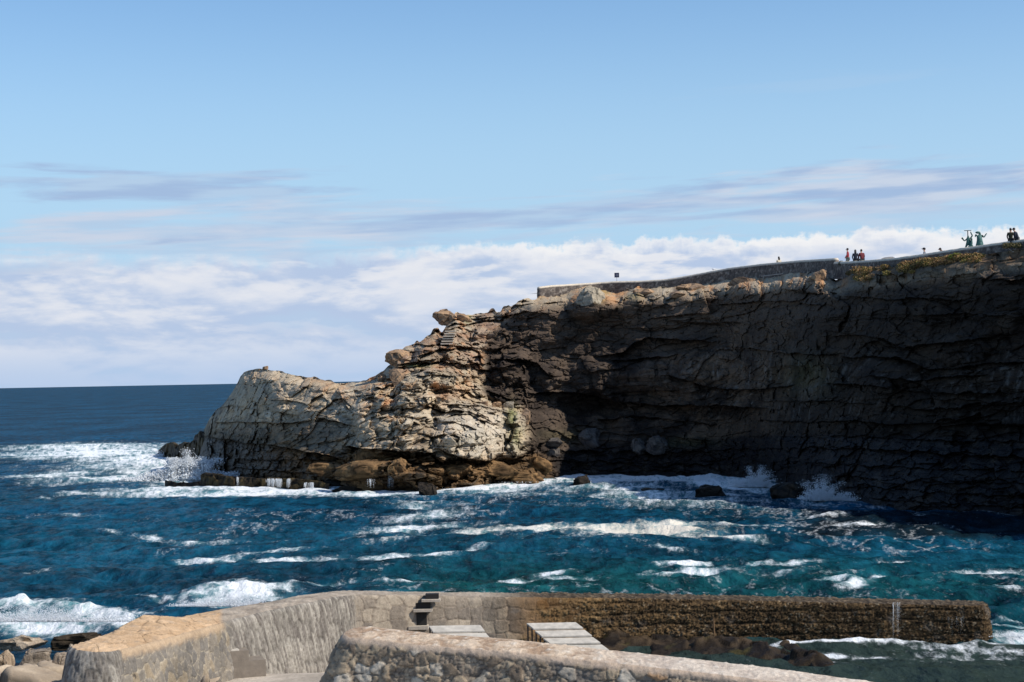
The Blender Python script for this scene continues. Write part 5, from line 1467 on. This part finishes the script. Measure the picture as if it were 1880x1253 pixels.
for u_ in np.arange(1552, 1800, 3.2):
    vt = np.interp(u_, [p[0] for p in VL], [p[1] for p in VL])
    if vnoise(np.array([[u_ / 14, .5, .5]]), 8)[0] < -.28: continue
    thick = 1 + 1.2 * vnoise(np.array([[u_ / 22, 3.5, .5]]), 9)[0]
    for j in range(3):
        uu = u_ + rs.uniform(-3, 3); v_ = vt + rs.uniform(-5, 15 * max(.25, thick)) * (1 if j else .5)
        if v_ < topv(uu) - 5: v_ = topv(uu) - 5 + rs.uniform(0, 8)
        Dq = (surfD(uu, v_) if v_ > topv(uu) + 1 else float(topP(uu)[1]) + .3) - .1
        cen.append(atD(uu, v_, Dq)); r_s = rs.uniform(.15, .55); rad.append((r_s * 1.2, r_s, r_s * .6))
leaves('ground_cover', cen, rad, 42000, .06, GREENS, 'mat of yellow green and rusty coastal scrub on the cliff brow', 'stuff', seed=3)
def shrub(u, v, w, h, cols, label, seed, n=2600):
    D_ = float(topP(u)[1]) + .1
    c = atD(u, v, D_); W = w / FPX * D_ / 2; H_ = h / FPX * D_ / 2
    root = empty('shrub', (float(c[0]), float(c[1]), float(c[2] - H_))); tag(root, label, 'shrub')
    r2 = np.random.RandomState(seed)
    ce = [(r2.uniform(-.6, .6) * W, r2.uniform(-.5, .5) * W, H_ + r2.uniform(-.6, .6) * H_) for _ in range(9)]
    ra_ = [(W * .45, W * .45, H_ * .5)] * 9
    leaves('foliage', ce, ra_, n, .05, cols, parent=root, seed=seed)
    mb = MB()
    for q in ce[:5]: mb.tube([(0, 0, -.2), q], [.03, .008], 5)
    mb.build('stem', TIMB, root)
shrub(1552, 489, 26, 20, [(.07, .07, .02), (.12, .11, .025), (.04, .045, .015)], 'dark green bush against the foot of the wall where it steps down', 11)
shrub(1752, 471, 24, 11, [(.16, .18, .02), (.20, .20, .03)], 'bright yellow green bush on the brow below the statues', 12, 1800)
shrub(1860, 452, 40, 12, [(.16, .12, .05), (.10, .09, .03)], 'brown tufted bush on the brow below the couple at the picture edge', 13, 1800)
shrub(1412, 529, 22, 9, [(.09, .09, .025), (.14, .12, .04)], 'small dry bush below the broken handrail', 14, 1200)
shrub(1113, 540, 14, 10, [(.10, .11, .03), (.13, .11, .04)], 'small green tuft on the brow beneath the sign', 15, 900)
shrub(860, 583, 12, 8, [(.10, .12, .03), (.13, .14, .04)], 'little green tuft on the crag beside the rusty blocks', 16, 700)

# carved steps on the crag
cs = empty('carved_steps', [float(q) for q in atD(822, 628, surfD(822, 628) - 1.0)]); tag(cs, 'narrow flight of weathered steps cut into the headland crag', 'steps')
inv = Matrix.Translation(-cs.location)
for i in range(6):
    v_ = 629 - i * 4.6; x0 = 809 + i * 1.6; x1 = x0 + 22 - i * .6
    D_ = min(surfD(x0 + 10, v_), surfD(x0 + 10, 628) + i * .3) - .9
    a = atD(x0, v_, D_); b2 = atD(x1, v_, D_)
    mb = MB(); mb.box(((a[0] + b2[0]) / 2, D_ + .8, a[2] - .14), (b2[0] - a[0], 1.7, .12)); o = mb.build('step', STEPM, cs); o.matrix_parent_inverse = inv
# ------------------------------------------------------------------ spray and falling water
M_SPRAY, nt, b = new_mat('spray')
df_ = N(nt, 'ShaderNodeBsdfDiffuse'); df_.inputs['Color'].default_value = (.88, .90, .92, 1)
tl_ = N(nt, 'ShaderNodeBsdfTranslucent'); tl_.inputs['Color'].default_value = (.85, .88, .9, 1)
mx = N(nt, 'ShaderNodeMixShader'); mx.inputs[0].default_value = .35
nt.links.new(df_.outputs[0], mx.inputs[1]); nt.links.new(tl_.outputs[0], mx.inputs[2]); nt.links.new(mx.outputs[0], nt.nodes['Material Output'].inputs['Surface'])
OV = np.array([(1,0,0),(-1,0,0),(0,1,0),(0,-1,0),(0,0,1),(0,0,-1)], float)
OF = np.array([(0,2,4),(2,1,4),(1,3,4),(3,0,4),(2,0,5),(1,2,5),(3,1,5),(0,3,5)])
def droplets(name, C, S_, label, org):
    n = len(C)
    V = (C[:, None, :] + OV[None] * S_[:, None, None]).reshape(-1, 3) - org
    F = (OF[None] + 6 * np.arange(n)[:, None, None]).reshape(-1, 3)
    me = mesh_np(name, V, F)
    o = link(name, me, M_SPRAY); o.location = [float(q) for q in org]
    tag(o, label, None, None, 'stuff'); return o
def splash(cx, cy, w, h, D, n, label, seed, lean=0.0, smin=.012, smax=.06, top=None):
    """many jets of drops thrown up from the waterline and falling back"""
    rs = np.random.RandomState(seed)
    J = max(10, int(w / 2.2))
    x0 = np.clip(rs.normal(0, .27, J), -.62, .62); vx = rs.normal(0, .16, J) + .55 * x0 + lean * .5
    top_ = (rs.uniform(.15, 1.0, J) ** 1.3) * np.exp(-(x0 / .42) ** 2)
    k = rs.randint(0, J, n)
    t = rs.beta(1.2, 1.6, n) * 1.25
    hgt = top_[k] * (1 - (t - 1) ** 2) * (1 - .25 * rs.rand(n) ** 3)
    x = x0[k] + vx[k] * t + rs.normal(0, 1, n) * (.012 + .045 * t)
    hgt = np.maximum(hgt + rs.normal(0, .03, n), 0)
    core = rs.rand(n) < .35
    hgt = np.where(core, hgt * rs.rand(n) * .6, hgt)
    lowk = hgt < .03; hgt = np.where(lowk, rs.uniform(-.04, .16, n) ** 2 * 4, hgt)
    C = atD(cx + x * w, cy - hgt * h + 1.5, D + rs.normal(0, .5, n))
    C[:, 2] = np.maximum(C[:, 2], -.05)
    S_ = (smin + (smax - smin) * rs.rand(n) ** 2.5) * (1.1 - .7 * hgt)
    droplets('spray', C, S_, label, C.mean(0) * np.array([1, 1, 0]))
splash(338, 884, 110, 62, 182, 70000, 'white plume of spray bursting against the headland tip', 1, .1, .02, .12)
splash(380, 880, 40, 56, 181, 9000, 'dense white surge of spray where the swell meets the headland', 2, -.1, .02, .12)
splash(322, 836, 60, 26, 232, 5000, 'thin spray drifting over the tip reef', 3, .2, .02, .08)
splash(1386, 893, 70, 46, 149, 12000, 'shaded blue white spray thrown up on the jagged black rock', 4, .15, .012, .06)
splash(1512, 918, 74, 52, 133.5, 13000, 'shaded blue white spray behind the largest black cove rock', 5, .0, .010, .055)
splash(1220, 885, 240, 12, 160, 8000, 'line of churned spray along the foot of the cove cliff', 6, 0, .012, .06)
splash(70, 1140, 210, 34, 66.5, 26000, 'spray flying off the breaking wave beside the shore rocks', 7, .1, .004, .028)
splash(430, 1112, 120, 32, 70.5, 16000, 'spray flying off the breaking wave behind the sandy coping', 8, .1, .004, .028)
splash(1860, 1168, 70, 14, 65.5, 4000, 'spray at the far end of the mole', 9, 0, .004, .022)
splash(800, 905, 60, 16, 156, 2500, 'small spray beside the pointed black rock', 10, 0, .012, .05)
def falls(x0, x1, ytop, ybot, D, n, label, seed, spread=2.0, wpx=.9):
    """ragged strands and beads of water in uneven bunches"""
    rs = np.random.RandomState(seed)
    nb = max(2, int((x1 - x0) / 6)); bc = rs.uniform(x0, x1, nb); bw = rs.uniform(.6, 3.0, nb)
    C = []; S_ = []
    for i in range(n * 3):
        b_i = rs.randint(nb); ux = bc[b_i] + rs.normal(0, bw[b_i]); yt = ytop + abs(rs.normal(0, 2.2)); L_ = (ybot - yt) * rs.beta(2.2, 1.2)
        dr = rs.normal(0, spread * .35); m = int(10 + 26 * rs.rand()); w_ = rs.uniform(.25, 1.0) * wpx
        for j in range(m):
            f = j / m
            if rs.rand() < .12 + .25 * f: continue
            C.append((ux + dr * f + rs.normal(0, .12 + .3 * f), yt + L_ * f + rs.normal(0, .3), D - .35 * math.sqrt(f) - rs.uniform(0, .08))); S_.append(w_ * (1.1 - .5 * f))
    C = np.array(C); S_ = np.array(S_) / FPX * D * .55
    P_ = atD(C[:, 0], C[:, 1], C[:, 2])
    o = droplets('falling_water', P_, S_, label, P_.mean(0))
def zD(y, x): return float(onz(x, y)[1])
DL = lambda u: float(CAMZ * FPX / (np.interp(u, [364, 600], [897, 903]) - horv(u))) - .9
falls(493, 545, 879, 899, DL(520), 90, 'widest curtain of seawater pouring over the weedy ledge', 1, 1.5, .8)
falls(560, 586, 886, 902, DL(573), 34, 'narrow curtain of seawater at the landward end of the weedy ledge', 2, 1.5, .8)
falls(433, 438, 876, 896, DL(436), 6, 'thin trickle of seawater down the middle of the weedy ledge', 3)
falls(674, 682, 880, 897, DL(600) - 3.4, 8, 'trickle of seawater down the shaggy brown boulder, first of two', 4, 4)
falls(712, 720, 873, 900, DL(600) - 2.6, 10, 'longer trickle of seawater beside the shaggy brown boulder', 5, 5)
falls(1636, 1650, 1106, 1178, float(FP[14, 1]) - .22, 34, 'seawater draining down the mole face through a notch', 6, 5, .55)
falls(1745, 1772, 1132, 1174, float(FP[15, 1]) - .22, 16, 'faint veil of water dripping down the end of the mole', 7, 4, .35)
